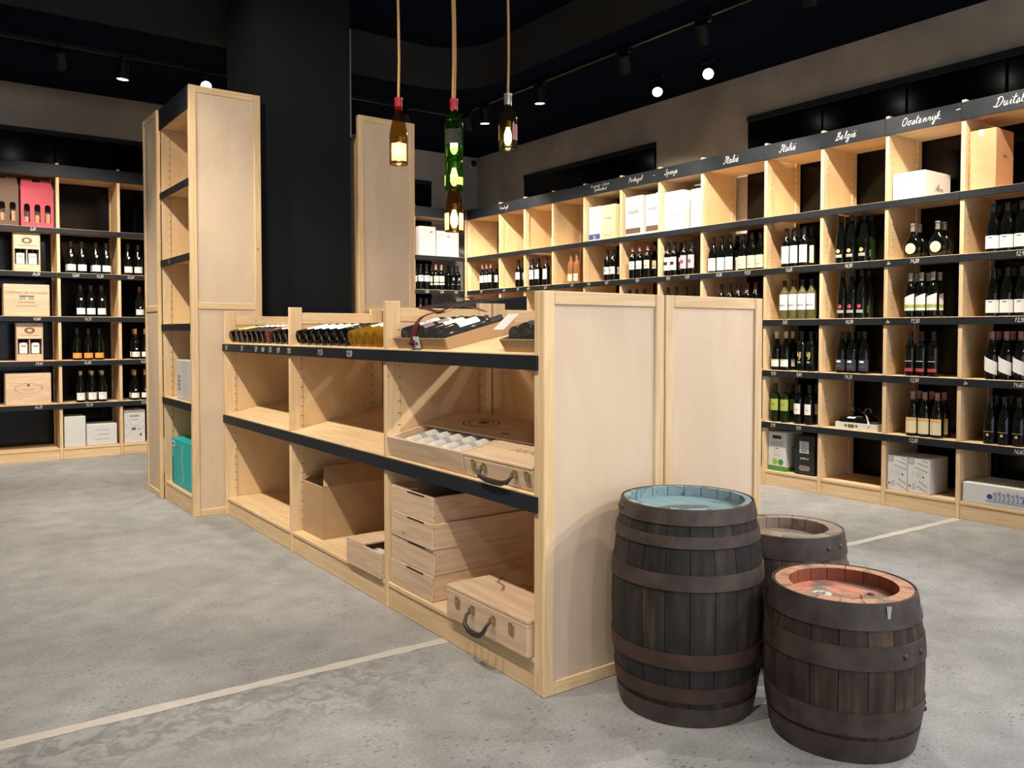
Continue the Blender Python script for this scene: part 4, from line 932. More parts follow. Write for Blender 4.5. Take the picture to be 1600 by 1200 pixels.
def orange_extra(root, zh, rad, H, prof):
    c = Matrix.Rotation(TO_CAM, 4, 'Z')
    d = MB().lathe([(0, .0010), (.030, .0010)], 24, M=Matrix.Translation((-.035, .048, zh)))
    d.build('round_sticker', flat('pale_sticker', (.50, .52, .46), .7, var=.3, scale=40), root)
    for dx, dy, w in ((-.041, .058, .012), (-.029, .048, .014), (-.040, .039, .010)):
        boxpart('sticker_print', INK, root, dx - w, dx + w, dy - .0025, dy + .0025, zh + .0011, zh + .0016)
    MB().lathe([(.011, .001), (.009, .004), (0, .004)], 12, M=Matrix.Translation((.075, -.045, zh))).build('vent_hole', INK, root)
    MB().lathe([(.006, .0), (.005, .012), (0, .013)], 10, M=Matrix.Translation((.02, -.05, zh))).build('peg', flat('brass_peg', (.55, .40, .18), .5), root)
    # paint drips on the top hoop
    for a, z0, z1, w in ((TO_CAM + .42, H - .062, H - .003, .008), (TO_CAM + 1.15, H - .045, H - .012, .005)):
        mbd = MB(); rr_ = prof(H - .03) + .0066; q = w / rr_
        mbd.add([(rr_ * math.cos(a + s_ * q * k), rr_ * math.sin(a + s_ * q * k), z) for z, k in ((z0, .3), ((z0 + z1) / 2, .6), (z1, 1)) for s_ in (-1, 1)], [(0, 1, 3, 2), (2, 3, 5, 4)])
        mbd.build('paint_drip', flat('dried_paint', (.42, .40, .33), .7), root)
barrel('small brown keg with an orange painted top, nearest the viewer', (2.252, 1.417, 0), .447, .199, .225, 18,
       [(0, .070, IRON1), (.082, .150, IRON1), (.270, .334, IRON1), (.378, .450, IRON3)],
       OAK2, ORANGERIM, ORANGEIN, ORANGEP, .040, .038, {1: (TO_CAM + 1.25, TO_CAM + 1.45), 2: (TO_CAM + .62, TO_CAM + .95)}, extra=orange_extra)
def plain_extra(root, zh, rad, H, prof):
    MB().lathe([(.026, 0), (.026, .006), (.014, .006), (.012, .001), (0, .001)], 18, M=Matrix.Translation((-.05, .075, zh))).build('bung', flat('bung_wood', (.10, .05, .04), .6), root)
barrel('small weathered keg with a bare wood top behind the other two barrels', (2.628, 1.880, 0), .478, .190, .212, 18,
       [(0, .070, IRON1), (.082, .150, IRON1), (.300, .360, IRON1), (.402, .480, IRON3)],
       OAK3, HEADWOOD, HEADWOOD, HEADWOOD, .045, .040, {3: (TO_CAM + .62, TO_CAM + .95)}, extra=plain_extra)

# ================================================================== PENDANTS
CORD = flat('pendant_cord', (.62, .33, .12), .6, var=.1, scale=60)
BULB = flat('bulb_glow', (1, .9, .6), .3, emit=(1.0, .78, .44), estr=80)
def pend_bottle(root, zb, h_body, shape, glass, capmat, labels, r=.0375, bulb_z=.05, neck=True):
    """open-bottomed bottle with its cut edge at zb"""
    if shape == 'burg': pr = [(.0375, 0), (.0385, .004), (.0385, h_body), (.036, h_body + .02), (.028, h_body + .06), (.019, h_body + .10), (.0155, h_body + .125), (.0145, h_body + .155)]
    else: pr = [(.0375, 0), (.0385, .004), (.0385, h_body), (.036, h_body + .016), (.026, h_body + .033), (.017, h_body + .050), (.0148, h_body + .066), (.0142, h_body + .10)]
    top = pr[-1][1]
    M = Matrix.Translation((0, 0, zb))
    b = MB().lathe(pr, 24, M=M).build('glass_bottle', glass, root)
    MB().lathe([(.0355, .0005), (.0392, .0005), (.0392, .004), (.0355, .004), (.0355, .0005)], 24, M=M).build('cut_rim', glass, b)
    if capmat is not None:
        MB().lathe([(.0158, top - .045), (.0155, top - .008), (.0168, top - .006), (.0168, top + .006), (.004, top + .008)], 16, M=M).build('capsule', capmat, b)
    for a0, a1, z0, z1, m in labels:
        o = arc_patch(.0391, a0, a1, z0, z1, 10).build('bottle_label', m, b); o.location = (0, 0, zb); o.rotation_euler = (0, 0, TO_C)
    # socket and bulb inside
    MB().lathe([(.0, bulb_z + .068), (.011, bulb_z + .068), (.012, bulb_z + .04), (.0, bulb_z + .04)], 12, M=M).build('lamp_socket', BRASS, b)
    MB().lathe([(.006, bulb_z + .04), (.010, bulb_z + .030), (.0155, bulb_z + .010), (.0145, bulb_z - .016), (.008, bulb_z - .030), (0, bulb_z - .034)], 12, M=M).build('bulb', BULB, b)
    return zb + top
TO_C = R(-35.86)       # labels turned towards the room
def pendant(label, x, y, parts, cords, ceil=CT):
    root = thing('bottle_pendant', label, 'pendant lamp', (x, y, 0), group='bottle pendant lamps')
    tops = [pend_bottle(root, *p) for p in parts]
    for dx, dy, z in cords:
        pts = [(dx, dy, z if z else tops[0])]; n = 10
        for i in range(1, n + 1): pts.append((dx + .004 * math.sin(i * 1.3) * (1 if i < n else 0), dy, pts[0][2] + (ceil - .012 - pts[0][2]) * i / n))
        MB().tube(pts, .0055, 8).build('cord', CORD, root)
    MB().lathe([(.0, ceil - .03), (.04, ceil - .03), (.045, ceil - .02), (.045, ceil - .0005), (0, ceil - .0005)], 20).build('ceiling_rose', DARKMETAL, root)
    return root
def lampshade_paper(name, c):
    m, t, b = nt(name); tr = N(t, 'ShaderNodeBsdfTranslucent'); tr.inputs[0].default_value = (*c, 1); b.inputs['Base Color'].default_value = (*c, 1); b.inputs['Roughness'].default_value = .7
    no = N(t, 'ShaderNodeTexNoise'); no.inputs['Scale'].default_value = 40; mp = N(t, 'ShaderNodeMapRange'); mp.inputs[3].default_value = .5; mp.inputs[4].default_value = .65; L(t, no.outputs['Fac'], mp.inputs[0])
    mx = N(t, 'ShaderNodeMixShader'); L(t, mp.outputs[0], mx.inputs[0]); L(t, b.outputs[0], mx.inputs[1]); L(t, tr.outputs[0], mx.inputs[2]); L(t, mx.outputs[0], t.nodes['Material Output'].inputs[0])
    return m
WL, DKL, PKL = lampshade_paper('label_thin_white', (.82, .78, .70)), flat('label_dark_print', (.022, .02, .018), .7, var=.4, scale=60), flat('label_pink_gold', (.55, .22, .22), .6, var=.3, scale=20)
pendant('left bottle pendant with a red capsule and white label', 1.664, 3.113, [(1.903, .115, 'burg', LG_AMBER, CP['red'], [(-40, 62, .010, .082, WL)])], [(0, 0, None)])
pendant('middle pendant of stacked bottles with a red-capped green one on top', 1.850, 2.974,
        [(1.928, .140, 'bdx', LG_GREEN, CP['red'], [(-55, 58, .055, .115, DKL)]),
         (1.796, .105, 'bdx', LG_GREEN, None, [(20, 75, .018, .050, WL), (-110, -60, .016, .058, WL)]),
         (1.622, .095, 'burg', LG_AMBER, None, [(-110, -30, .004, .075, WL), (35, 85, .004, .075, WL)])], [(-.0055, 0, None), (.0055, .003, None)])
pendant('right bottle pendant with a silver capsule and pink label', 2.036, 2.846, [(1.966, .125, 'bdx', LG_OLIVE, CP['silver'], [(30, 80, .035, .100, PKL), (-95, -65, .035, .10, PKL)])], [(0, 0, None)])

# small dome camera in the room corner
dm = thing('dome_camera', 'small white dome camera high in the far room corner', 'camera', (5.82, YB - .001, 3.345))
MB().lathe([(.0, 0), (.055, 0), (.058, .02), (.045, .04), (.040, .045)], 20, M=Matrix.Rotation(R(90), 4, 'X')).build('housing', flat('camera_white', (.35, .35, .36), .5), dm)
MB().lathe([(.040, .045), (.034, .062), (.02, .076), (0, .080)], 20, M=Matrix.Rotation(R(90), 4, 'X')).build('dome', DARKMETAL, dm)

# ================================================================== CARTONS ON THE RACKS
def carton(label, loc, rot, w, d, h, mat, name='carton', cat='carton', seam=True, tape=None, group=None):
    root = thing(name, label, cat, (loc[0], loc[1], loc[2] + .0015), (0, 0, rot), group)
    b = boxpart('body', mat, root, 0, w, 0, d, 0, h, .004)
    if seam: boxpart('flap_seam', GREYINK, b, .004, w - .004, d / 2 - .0008, d / 2 + .0008, h - .0005, h + .0004)
    return root
def pt(root, text, size, u, z, mat=INK, d=-.0008, bold=.0004): return print_text(text, size, (u, d, z), FRONT, mat, root, bold=bold)
def bar(root, u0, u1, z0, z1, mat=INK, nm='printed_mark', d=-.0005): return boxpart(nm, mat, root, u0, u1, d, -.0001, z0, z1)
def Rbox(label, y0, y1, z, h, d, mat, front=.035, **kw): return carton(label, (XF + front, y0, z), RW, y0 - y1, d, h, mat, **kw)
T, E_ = RROWS[0], RROWS[5]
c = Rbox('white carton with a dark blue base band under Hongarije', 6.262, 6.087, T, .335, .26, WHITECARD)
bar(c, .006, .168, .012, .065, BLUEPRINT); pt(c, 'VINS', .018, .087, .036, WHITECARD, -.0008); pt(c, '14% vol', .014, .087, .018, WHITECARD, -.0008)
pt(c, 'A', .028, .087, .262, BLUEPRINT); bar(c, .055, .12, .150, .154, GREYINK); bar(c, .065, .11, .135, .139, GREYINK); bar(c, .068, .108, .100, .106, GREYINK)
c = Rbox('pale yellow carton with dark lettering under Hongarije', 6.080, 5.880, T, .330, .26, CREAMCARD)
pt(c, 'CASTELLO', .020, .10, .222, GREYINK); pt(c, 'DALBA', .032, .10, .193, INK); bar(c, .06, .14, .138, .142, GREYINK); bar(c, .05, .15, .100, .103, GREYINK); bar(c, .055, .145, .088, .091, GREYINK)
for a in ((.02, .18, .016, .019), (.02, .18, .061, .064), (.02, .023, .016, .064), (.177, .18, .016, .064)): bar(c, *a)
pt(c, 'FRAGILE', .030, .10, .028)
c = Rbox('white lettered carton with a brown base band under Portugal', 5.742, 5.515, T, .365, .26, WHITECARD)
pt(c, 'CASTELLO', .026, .113, .245, GREYINK); pt(c, 'DALBA', .044, .113, .205, INK); bar(c, .010, .205, .020, .070, DKRAFT); bar(c, .085, .14, .150, .154, CREAMCARD); bar(c, .09, .135, .125, .129, CREAMCARD)
c = Rbox('narrower white lettered carton right of its twin under Portugal', 5.472, 5.300, T, .355, .26, WHITECARD)
pt(c, 'CASTELLO', .020, .086, .245, GREYINK); pt(c, 'DALBA', .036, .086, .210, INK); bar(c, .008, .160, .020, .070, DKRAFT)
c = Rbox('white carton with a small red mark under Spanje', 5.244, 5.014, T, .345, .28, WHITECARD)
script_mb('vvv', .012, (.115, -.0006, .262), mb=None).build('printed_mark', flat('red_ink', (.55, .12, .12), .7), c); bar(c, .05, .085, .205, .209, GREYINK)
for k in range(3): bar(c, .085 + k * .024, .103 + k * .024, .115, .160, GREYINK)
c = Rbox('plain white carton at the right end under Spanje', 4.930, 4.815, T, .330, .28, WHITECARD); bar(c, .03, .08, .20, .206, GREYINK)
c = Rbox('low white carton with handwriting on its side under Oostenrijk', 3.104, 2.880, T, .180, .34, WHITECARD)
for k, (u, z) in enumerate(((.03, .14), (.09, .14), (.19, .13), (.10, .05), (.12, .07))): bar(c, u, u + .012, z, z + .008, GREYINK)
chalk('Wollers', .022, (.2249, .17, .05), c, 'handwriting', INK, u=Vector((0, 1, 0)), v=Vector((0, 0, 1)), n=Vector((1, 0, 0)), pen=.07)
bar(c, .15, .19, .115, .12, GREYINK)
c = Rbox('tall orange-brown carton under the Duitsland sign', 2.597, 2.437, T, .372, .24, TANCARD)
for k in range(4): bar(c, .03 + k * .006, .13 - k * .006, .240 - k * .016, .2425 - k * .016, KRAFT)
boxpart('packing_tape', flat('clear_tape', (.75, .62, .48), .25), c, .055, .085, -.0006, .0, .33, .3725)
pt(c, 'BIO 12', .022, .08, .12, KRAFT)
script_mb('vinno', .016, (.1606, .12, .20), u=Vector((0, 1, 0)), n=Vector((1, 0, 0))).build('printed_mark', KRAFT, c)
# bottom shelf
c = Rbox('white carry carton with green trees, carry hole and green base', 4.104, 3.942, E_, .305, .22, WHITECARD)
bar(c, 0, .162, .0005, .038, GREENPRINT, 'green_band'); boxpart('green_band', GREENPRINT, c, .1605, .1628, 0, .22, .0005, .03)
bar(c, .042, .122, .250, .277, BLACKCARD, 'carry_hole')
for k in range(3):
    M = Matrix.Translation((.045 + k * .036, -.0006, .215)) @ Matrix.Rotation(R(90), 4, 'X')
    MB().lathe([(.0125, 0), (.0155, 0)], 16, M=M).build('printed_ring', GREENPRINT, c)
pt(c, 'UVA', .016, .081, .170, INK); bar(c, .045, .117, .152, .154, GREYINK); bar(c, .05, .112, .128, .130, GREYINK); bar(c, .055, .107, .118, .120, GREYINK)
for u, m_, rr in ((.065, LIMEPRINT, .024), (.118, GREENPRINT, .024)):
    M = Matrix.Translation((u, -.0006, .070)) @ Matrix.Rotation(R(90), 4, 'X'); MB().lathe([(0, 0), (rr, 0)], 18, M=M).build('printed_tree', m_, c)
for k in range(3):
    M = Matrix.Translation((.1632, .10, .06 + k * .055)) @ Matrix.Rotation(R(90), 4, 'Y'); MB().lathe([(.018, 0), (.022, 0)], 16, M=M).build('printed_ring', GREENPRINT, c)
c = Rbox('black carton with a white address label on the bottom shelf', 3.862, 3.692, E_, .298, .16, BLACKCARD)
lab = bar(c, .045, .125, .165, .255, WHITECARD, 'address_label')
for k in range(5): boxpart('printed_mark', INK, lab, .06, .11 - (k % 2) * .012, -.0009, -.0005, .246 - k * .012, .249 - k * .012)
for k in range(9): boxpart('barcode_bar', INK, lab, .058 + k * .006, .0605 + k * .006 + (k % 3) * .001, -.0009, -.0005, .170, .190)
pt(c, '6x750 ml', .020, .088, .118, WHITECARD, bold=.0004)
for k, tx in enumerate(('Chardonnay wit', 'Controle de qualite', 'Bouteilles 0,75 l')): pt(c, tx, .0125, .088, .062 - k * .014, WHITECARD)
for k, (y0, y1, lab_) in enumerate(((3.106, 2.966, 'left of two white cartons with grey slashes on the bottom shelf'), (2.962, 2.808, 'right of two white cartons with grey slashes on the bottom shelf'))):
    c = Rbox(lab_, y0, y1, E_, .240, .24, WHITECARD, front=.02); w = y0 - y1
    for a in ((.008, .045, .195, .198), (.008, .045, .226, .229), (.008, .011, .195, .229), (.042, .045, .195, .229)): bar(c, *a)
    pt(c, 'A2', .020, .027, .204, GREYINK)
    for (u0, z0, u1, z1) in ((.05, .175, .14, .150), (.07, .205, .14, .185), (.10, .225, .14, .215), (.08, .085, .135, .050), (.07, .050, .135, .015)):
        MB().ribbon([(u0, z0), ((u0 + u1) / 2, (z0 + z1) / 2), (min(u1, w - .004), z1)], .006, .0006, Vector(), Vector((1, 0, 0)), Vector((0, 0, 1)), Vector((0, -1, 0))).build('printed_slash', GREYINK, c)
    bar(c, .03, .048, .115, .150, flat('pale_grey_ink', (.55, .56, .54), .8)); bar(c, .06, .105, .110, .150, flat('pale_grey_ink', (.55, .56, .54), .8)); bar(c, .105, .115, .108, .120)
    M = Matrix.Translation((.018, -.0006, .045)) @ Matrix.Rotation(R(90), 4, 'X'); MB().lathe([(0, 0), (.007, 0)], 12, M=M).build('printed_dot', INK, c)
    for j in range(4): bar(c, .034 + j * .006, .036 + j * .006, .025, .060 + .004 * j, GREYINK)
c = Rbox('long low white carton with a blue mansion drawing', 2.590, 2.160, E_, .128, .33, WHITECARD, front=.008)
for k in range(7): bar(c, .185 + k * .026, .205 + k * .026, .035, .085 + .006 * (k % 2), flat('blue_grey_print', (.22, .25, .34), .8), 'printed_facade')
for k in range(7): bar(c, .189 + k * .026, .195 + k * .026, .045, .070, WHITECARD, 'printed_window', -.0008)
for u in (.165, .375):
    M = Matrix.Translation((u, -.0006, .055)) @ Matrix.Rotation(R(90), 4, 'X'); MB().lathe([(0, 0), (.017, 0)], 16, M=M).build('printed_tree', BLUEPRINT, c)
bar(c, .14, .40, .026, .030, BLUEPRINT); bar(c, .16, .39, .018, .0195, GREYINK); bar(c, .195, .36, .098, .0995, GREYINK)
# gift tray of bottles with a silver ribbon, in the België bay
gx = thing('gift_tray', 'white gift tray with wrapped dark bottles and silver bow under België', 'gift box', (XF + .03, 3.515, D_ + .0015), (0, 0, RW))
for nm, a in (('tray_front', (0, .325, 0, .008, 0, .048)), ('tray_back', (0, .325, .222, .23, 0, .048)), ('tray_side', (0, .008, .009, .221, 0, .048)), ('tray_side', (.317, .325, .009, .221, 0, .048)), ('tray_bottom', (.009, .316, .009, .221, 0, .006))): boxpart(nm, WHITECARD if nm == 'tray_front' else case[0], gx, *a, .001)
boxpart('wax_seal', BRASS, gx, .10, .15, -.001, 0, .012, .036); boxpart('printed_mark', INK, gx, .075, .09, -.001, 0, .016, .034); boxpart('printed_mark', INK, gx, .16, .175, -.001, 0, .016, .034)
rib = flat('silver_ribbon', (.45, .44, .42), .3, .5)
def ribbon_loop(root, pts, w, mat, nm='ribbon'):
    P = [Vector(p) for p in pts]; sm = []
    for i in range(len(P) - 1):
        a, b, c_, d = P[max(i - 1, 0)], P[i], P[i + 1], P[min(i + 2, len(P) - 1)]
        for j in range(5):
            t = j / 5; sm.append(.5 * (2 * b + (c_ - a) * t + (2 * a - 5 * b + 4 * c_ - d) * t * t + (3 * b - a - 3 * c_ + d) * t ** 3))
    sm.append(P[-1]); mb = MB(); vs = []
    for i, p in enumerate(sm):
        dd = (sm[min(i + 1, len(sm) - 1)] - sm[max(i - 1, 0)]).normalized(); s_ = dd.cross(Vector((0, 0, 1)))
        if s_.length < .1: s_ = Vector((0, 1, 0))
        s_.normalize(); vs += [p + s_ * w / 2, p - s_ * w / 2]
    mb.add(vs, [(2 * i, 2 * i + 1, 2 * i + 3, 2 * i + 2) for i in range(len(sm) - 1)]); mb.smooth = True
    return mb.build(nm, mat, root)
ribbon_loop(gx, [(.02, .103, .052), (.05, .103, .092), (.15, .103, .112), (.25, .103, .10), (.295, .103, .052)], .009, rib)
ribbon_loop(gx, [(.16, .10, .112), (.13, .06, .155), (.10, .04, .15), (.12, .08, .12), (.16, .10, .112)], .012, rib, 'bow_loop'); ribbon_loop(gx, [(.16, .10, .112), (.21, .07, .155), (.25, .05, .135), (.21, .09, .115), (.16, .10, .112)], .012, rib, 'bow_loop')
ribbon_loop(gx, [(.16, .10, .112), (.22, .04, .10), (.26, .00, .05), (.265, -.006, .02)], .010, rib, 'bow_tail')
STY['gift'] = ('bordeaux', GL_DARK, 'black', .06, [('white', 40, .06, .12, None)], [], 'dark bottle lying in the silver-bowed gift tray'); SH['gift'] = 'gift bottle'
for k in range(2):
    p = Vector((.013, .058 + k * .09, .0465)); M = Matrix.Rotation(RW, 4, 'Z'); q = Vector(gx.location) + (M @ p)
    bottle('gift', q, ['front', 'back'][k] + ' dark bottle lying in the silver-bowed gift tray', (R(90), 0, 0), spin=R(180), group='bottles in the silver-bowed tray')
# corner bay cartons
for (x0, x1, h, lb) in ((4.80, 5.02, .338, 'left tall white carton on top corner shelf'), (5.04, 5.34, .300, 'right white carton on top corner shelf behind the amber pendant')):
    c = carton(lb, (x0, 8.48, T), 0, x1 - x0, .28, h, WHITECARD)
    bar(c, .02, .10, h - .045, h - .041, GREYINK); bar(c, .02, .075, h - .06, h - .056, GREYINK); bar(c, .14, .175, h - .075, h - .05, GREYINK)
# left rack cartons
def Lbox(label, x0, x1, z, h, d, mat, **kw): return carton(label, (x0, YLF + .03, z), 0, x1 - x0, d, h, mat, **kw)
LE = LROWS[5]
c = Lbox('taller plain white carton on the left rack bottom shelf', 1.146, 1.328, LE, .292, .26, WHITECARD)
c = Lbox('low white carton with faint print on the left rack bottom shelf', 1.336, 1.604, LE, .205, .26, WHITECARD)
for k in range(3): bar(c, .07 + .02 * (k == 1), .20, .055 + k * .045, .060 + k * .045, GREYINK)
c = Lbox('white carton with sketchy line print beside the tall tower', 1.668, 1.862, LE, .325, .26, WHITECARD)
bar(c, .05, .14, .255, .275, GREYINK); bar(c, .055, .13, .225, .232, GREYINK); bar(c, .07, .105, .125, .148, INK); bar(c, .125, .145, .128, .142, GREYINK); bar(c, .145, .160, .065, .090, INK)
for pts in ([(.0, .20), (.06, .14), (.12, .17), (.185, .13)], [(.02, .30), (.05, .20), (.09, .16), (.185, .22)], [(.01, .05), (.08, .13), (.15, .125), (.185, .16)]):
    MB().ribbon(catmull(pts), .0025, .0006, Vector(), Vector((1, 0, 0)), Vector((0, 0, 1)), Vector((0, -1, 0))).build('printed_line', GREYINK, c)
# cardboard gift carriers with three arched windows
def carrier(label, x0, z, w, h, mat, d=.10, yaw=0):
    root = thing('gift_carrier', label, 'gift carrier', (x0, YLF + .05, z + .0015), (0, 0, yaw))
    hb = h * .80
    def arch(cx, rw, z0, z1, k=8):
        pts = [(cx - rw, z0)]; pts += [(cx + rw * math.cos(math.pi * (1 - i / k) + 0), z1 + rw * math.sin(math.pi * i / k)) for i in range(k + 1)]; return pts + [(cx + rw, z0)]
    outer = [(0, 0), (w, 0), (w, hb), (0, hb)]; holes = [arch(w * (k + .5) / 3 + (k - 1) * -.004, w * .092, h * .10, h * .42) for k in range(3)]
    allp = outer + [p for hh in holes for p in hh]
    tr = tessellate_polygon([[Vector((x, y, 0)) for x, y in lp] for lp in [outer] + holes])
    mb = MB(); n = len(allp); mb.add([(x, 0, z_) for x, z_ in allp] + [(x, .003, z_) for x, z_ in allp], list(tr) + [tuple(n + i for i in t) for t in tr])
    mb.build('front_panel', mat, root)
    boxpart('side_panel', mat, root, 0, .003, .003, d, 0, hb); boxpart('side_panel', mat, root, w - .003, w, .003, d, 0, hb); boxpart('back_panel', DKRAFT, root, .003, w - .003, d - .003, d, 0, hb); boxpart('bottom_panel', mat, root, .003, w - .003, .003, d - .003, 0, .003)
    for sg in (0, 1):       # roof flaps meeting at a handle ridge
        mb = MB(); y0 = 0 if sg == 0 else d
        mb.add([(0, y0, hb), (w, y0, hb), (w - .01, d / 2 + (.004 if sg else -.004), h * .95), (.01, d / 2 + (.004 if sg else -.004), h * .95)], [(0, 1, 2, 3)]); mb.build('roof_flap', mat, root)
    boxpart('handle_ridge', mat, root, .012, w * .38, d / 2 - .002, d / 2 + .002, h * .93, h); boxpart('handle_ridge', mat, root, w * .62, w - .012, d / 2 - .002, d / 2 + .002, h * .93, h)
    for k in range(3): boxpart('divider_card', KRAFT, root, w * (k + .5) / 3 - .012, w * (k + .5) / 3 + .03 * .8, d * .55, d * .57, .004, h * .22 + .02 * k)
    return root
carrier('pink three-bottle gift carrier with arched windows', .825, LROWS[0], .268, .445, PINKCARD, yaw=R(4))
carrier('brown three-bottle gift carrier left of the pink one', .545, LROWS[0], .262, .455, DKRAFT, yaw=R(-3))
# wooden display boxes with two bottles
STY['disp'] = ('bordeaux', GL_DARK, 'black', .06, [('white', 60, .055, .155, None)], [('grey', 30, .115, .135)], 'x'); SH['disp'] = 'display bottle'
def display_box(label, x0, z, w, h, where):
    root = thing('display_box', label, 'wine box', (x0, YLF + .03, z + .0015), (0, 0, 0)); d = .13
    for nm, a, ax in (('side_board', (0, .010, 0, d, 0, h), 2), ('side_board', (w - .010, w, 0, d, 0, h), 2), ('back_board', (.0105, w - .0105, d - .008, d, .0, h), 2), ('bottom_board', (.0105, w - .0105, .0, d - .0085, 0, .010), 0), ('lower_board', (.0105, w - .0105, .0, .008, .0105, .062), 0), ('upper_board', (.0105, w - .0105, .0, .008, h * .58, h - .0005), 0)):
        boxpart(nm, case[ax], root, *a, .0012)
    u = h * .80; M = Matrix.Translation((w / 2, -.0006, u)) @ Matrix.Rotation(R(90), 4, 'X')
    MB().lathe([(.018, 0), (.036, 0)], 18, M=M @ Matrix.Diagonal((1.2, .8, 1, 1))).build('burnt_crest', BURN, root)
    bar(root, .03, w - .03, u - .048, u - .043, BURN); bar(root, .06, w - .06, u + .040, u + .043, BURN)
    boxpart('divider_strip', case[2], root, w / 2 - .004, w / 2 + .004, .010, .02, .06, h * .58)
    for k in range(2):
        bottle('disp', (x0 + w * (.27 + .46 * k), YLF + .03 + .062, z + .0125), ['left', 'right'][k] + ' bottle in the ' + where, (0, 0, 0), group='bottles in wooden display boxes')
display_box('upper pine display box with two bottles showing', .757, LROWS[1], .215, .352, 'upper two-bottle display box')
display_box('lower pine display box with two bottles showing', .768, LROWS[3], .214, .352, 'lower two-bottle display box')
c = Lbox('pine wine box branded with a château drawing on the left rack', .672, 1.042, LROWS[2], .292, .17, case[0], name='wine_box', cat='wine box', seam=False)
print_text('CHÂTEAU LES GOLIZIERS', .030, (.185, -.0006, .205), FRONT, BURN, c)
bar(c, .125, .178, .150, .185, GREYINK, 'burnt_drawing'); bar(c, .195, .245, .150, .185, GREYINK, 'burnt_drawing'); bar(c, .125, .245, .180, .188, BURN, 'burnt_drawing'); pt(c, 'Lussac Saint-Emilion', .017, .185, .122, BURN); bar(c, .06, .31, .108, .110, BURN); bar(c, .10, .27, .088, .092, BURN)
c = Lbox('pine wine box with a faint oval stamp on the left rack', .674, 1.042, LROWS[4], .292, .17, case[0], name='wine_box', cat='wine box', seam=False)
M = Matrix.Translation((.185, -.0006, .150)) @ Matrix.Rotation(R(90), 4, 'X') @ Matrix.Diagonal((1, .42, 1, 1)); MB().lathe([(.108, 0), (.112, 0)], 32, M=M).build('burnt_oval', BURN, c)
bar(c, .172, .194, .170, .192, BURN); bar(c, .14, .23, .138, .141, BURN); bar(c, .155, .21, .120, .122, BURN)
# tower goods
c = carton('teal carton standing on the bottom of the tall tower', (1.478, 6.18, TROWS[4]), RW, .50, .20, .325, TEALCARD)
lab = bar(c, .02, .085, .265, .305, WHITECARD, 'address_label'); boxpart('printed_mark', INK, lab, .03, .07, -.0009, -.0005, .275, .290)
bar(c, .010, .055, .02, .19, flat('dark_teal', (.0, .16, .18), .5), 'dark_panel')
for k in range(9): bar(c, .10, .135, .05 + k * .026, .062 + k * .026, flat('mid_teal', (.0, .25, .26), .5), 'printed_letter')
MB().ribbon(catmull([(.30, .30), (.28, .24), (.275, .16), (.30, .10), (.29, .03)]), .010, .0006, Vector(), Vector((1, 0, 0)), Vector((0, 0, 1)), Vector((0, -1, 0))).build('printed_curve', WHITECARD, c)
c = carton('white carton with grey letters halfway up the tall tower', (1.49, 6.075, TROWS[3]), RW, .36, .20, .27, WHITECARD)
for k in range(4): bar(c, .035, .11, .06 + k * .028, .08 + k * .028, GREYINK, 'printed_letter')
bar(c, .19, .195, .01, .26, GREYINK); bar(c, .25, .255, .01, .26, GREYINK)

# ================================================================== GOODS ON THE ISLAND
TILT = math.atan(SL)
STY.update({'lie_yellow': ('bordeaux', GL_DARK, 'black', .06, [('yellow', 62, .055, .165, None)], [], 'dark bottle with a yellow label lying on the island'),
 'lie_grey': ('bordeaux', GL_DARK, 'black', .06, [('black', 62, .02, .09, None), ('white', 60, .13, .185, None)], [], 'x'), 'lie_red': ('bordeaux', glassy('red_bottle_glass', (.10, .02, .015), (0, 0, 0), 0), 'black', .06, [('red', 62, .05, .15, None)], [], 'x'),
 'lie_white': ('bordeaux', GL_DARK, 'black', .06, [('white', 66, .055, .175, None)], [], 'x'), 'lie_plain': ('bordeaux', GL_DARK, 'black', .06, [('black', 62, .06, .16, None)], [('grey', 40, .09, .095)], 'x'), 'lie_gold': ('bordeaux', GL_GOLD, 'yellow' if False else 'amber', .06, [('white', 62, .11, .185, None)], [], 'x')})
names = {'lie_yellow': 'yellow-labelled', 'lie_grey': 'dark-labelled', 'lie_red': 'dark red', 'lie_white': 'white-labelled', 'lie_plain': 'black-labelled', 'lie_gold': 'golden'}
def lie(seq, pxs, py, where):
    cnt = {}; tot = {k: seq.count(k) for k in seq}; last = None
    for st, px in zip(seq, pxs):
        i = cnt.get(st, 0); cnt[st] = i + 1
        d = .022; p = at(px, py, 0, XC + d); r = .0375; y = p.y
        if last is not None and last - y < .0775: y = last - .0775
        last = y
        loc = (XC + d - r * math.sin(TILT), y, TOPZ + SL * d + r / math.cos(TILT) + .002)
        lb = ('' if tot[st] == 1 else ORD[i] + ' ') + names[st] + ' bottle lying in the ' + where + ' island row'
        bottle(st, loc, lb, (0, R(90) - TILT, 0), spin=R(-90), group='bottles lying in the ' + where + ' island row')
lie(['lie_yellow'] * 2 + ['lie_grey'] * 5 + ['lie_red'] + ['lie_white'] * 3, [362.5, 371.5, 379, 386.5, 394, 402, 410, 418.5, 429, 438, 447], 529, 'far')
lie(['lie_white'] * 5 + ['lie_plain'] * 2 + ['lie_gold'] * 4, [468, 479, 490.5, 502, 514, 526, 537.5, 550, 563, 576, 589], 534, 'middle')

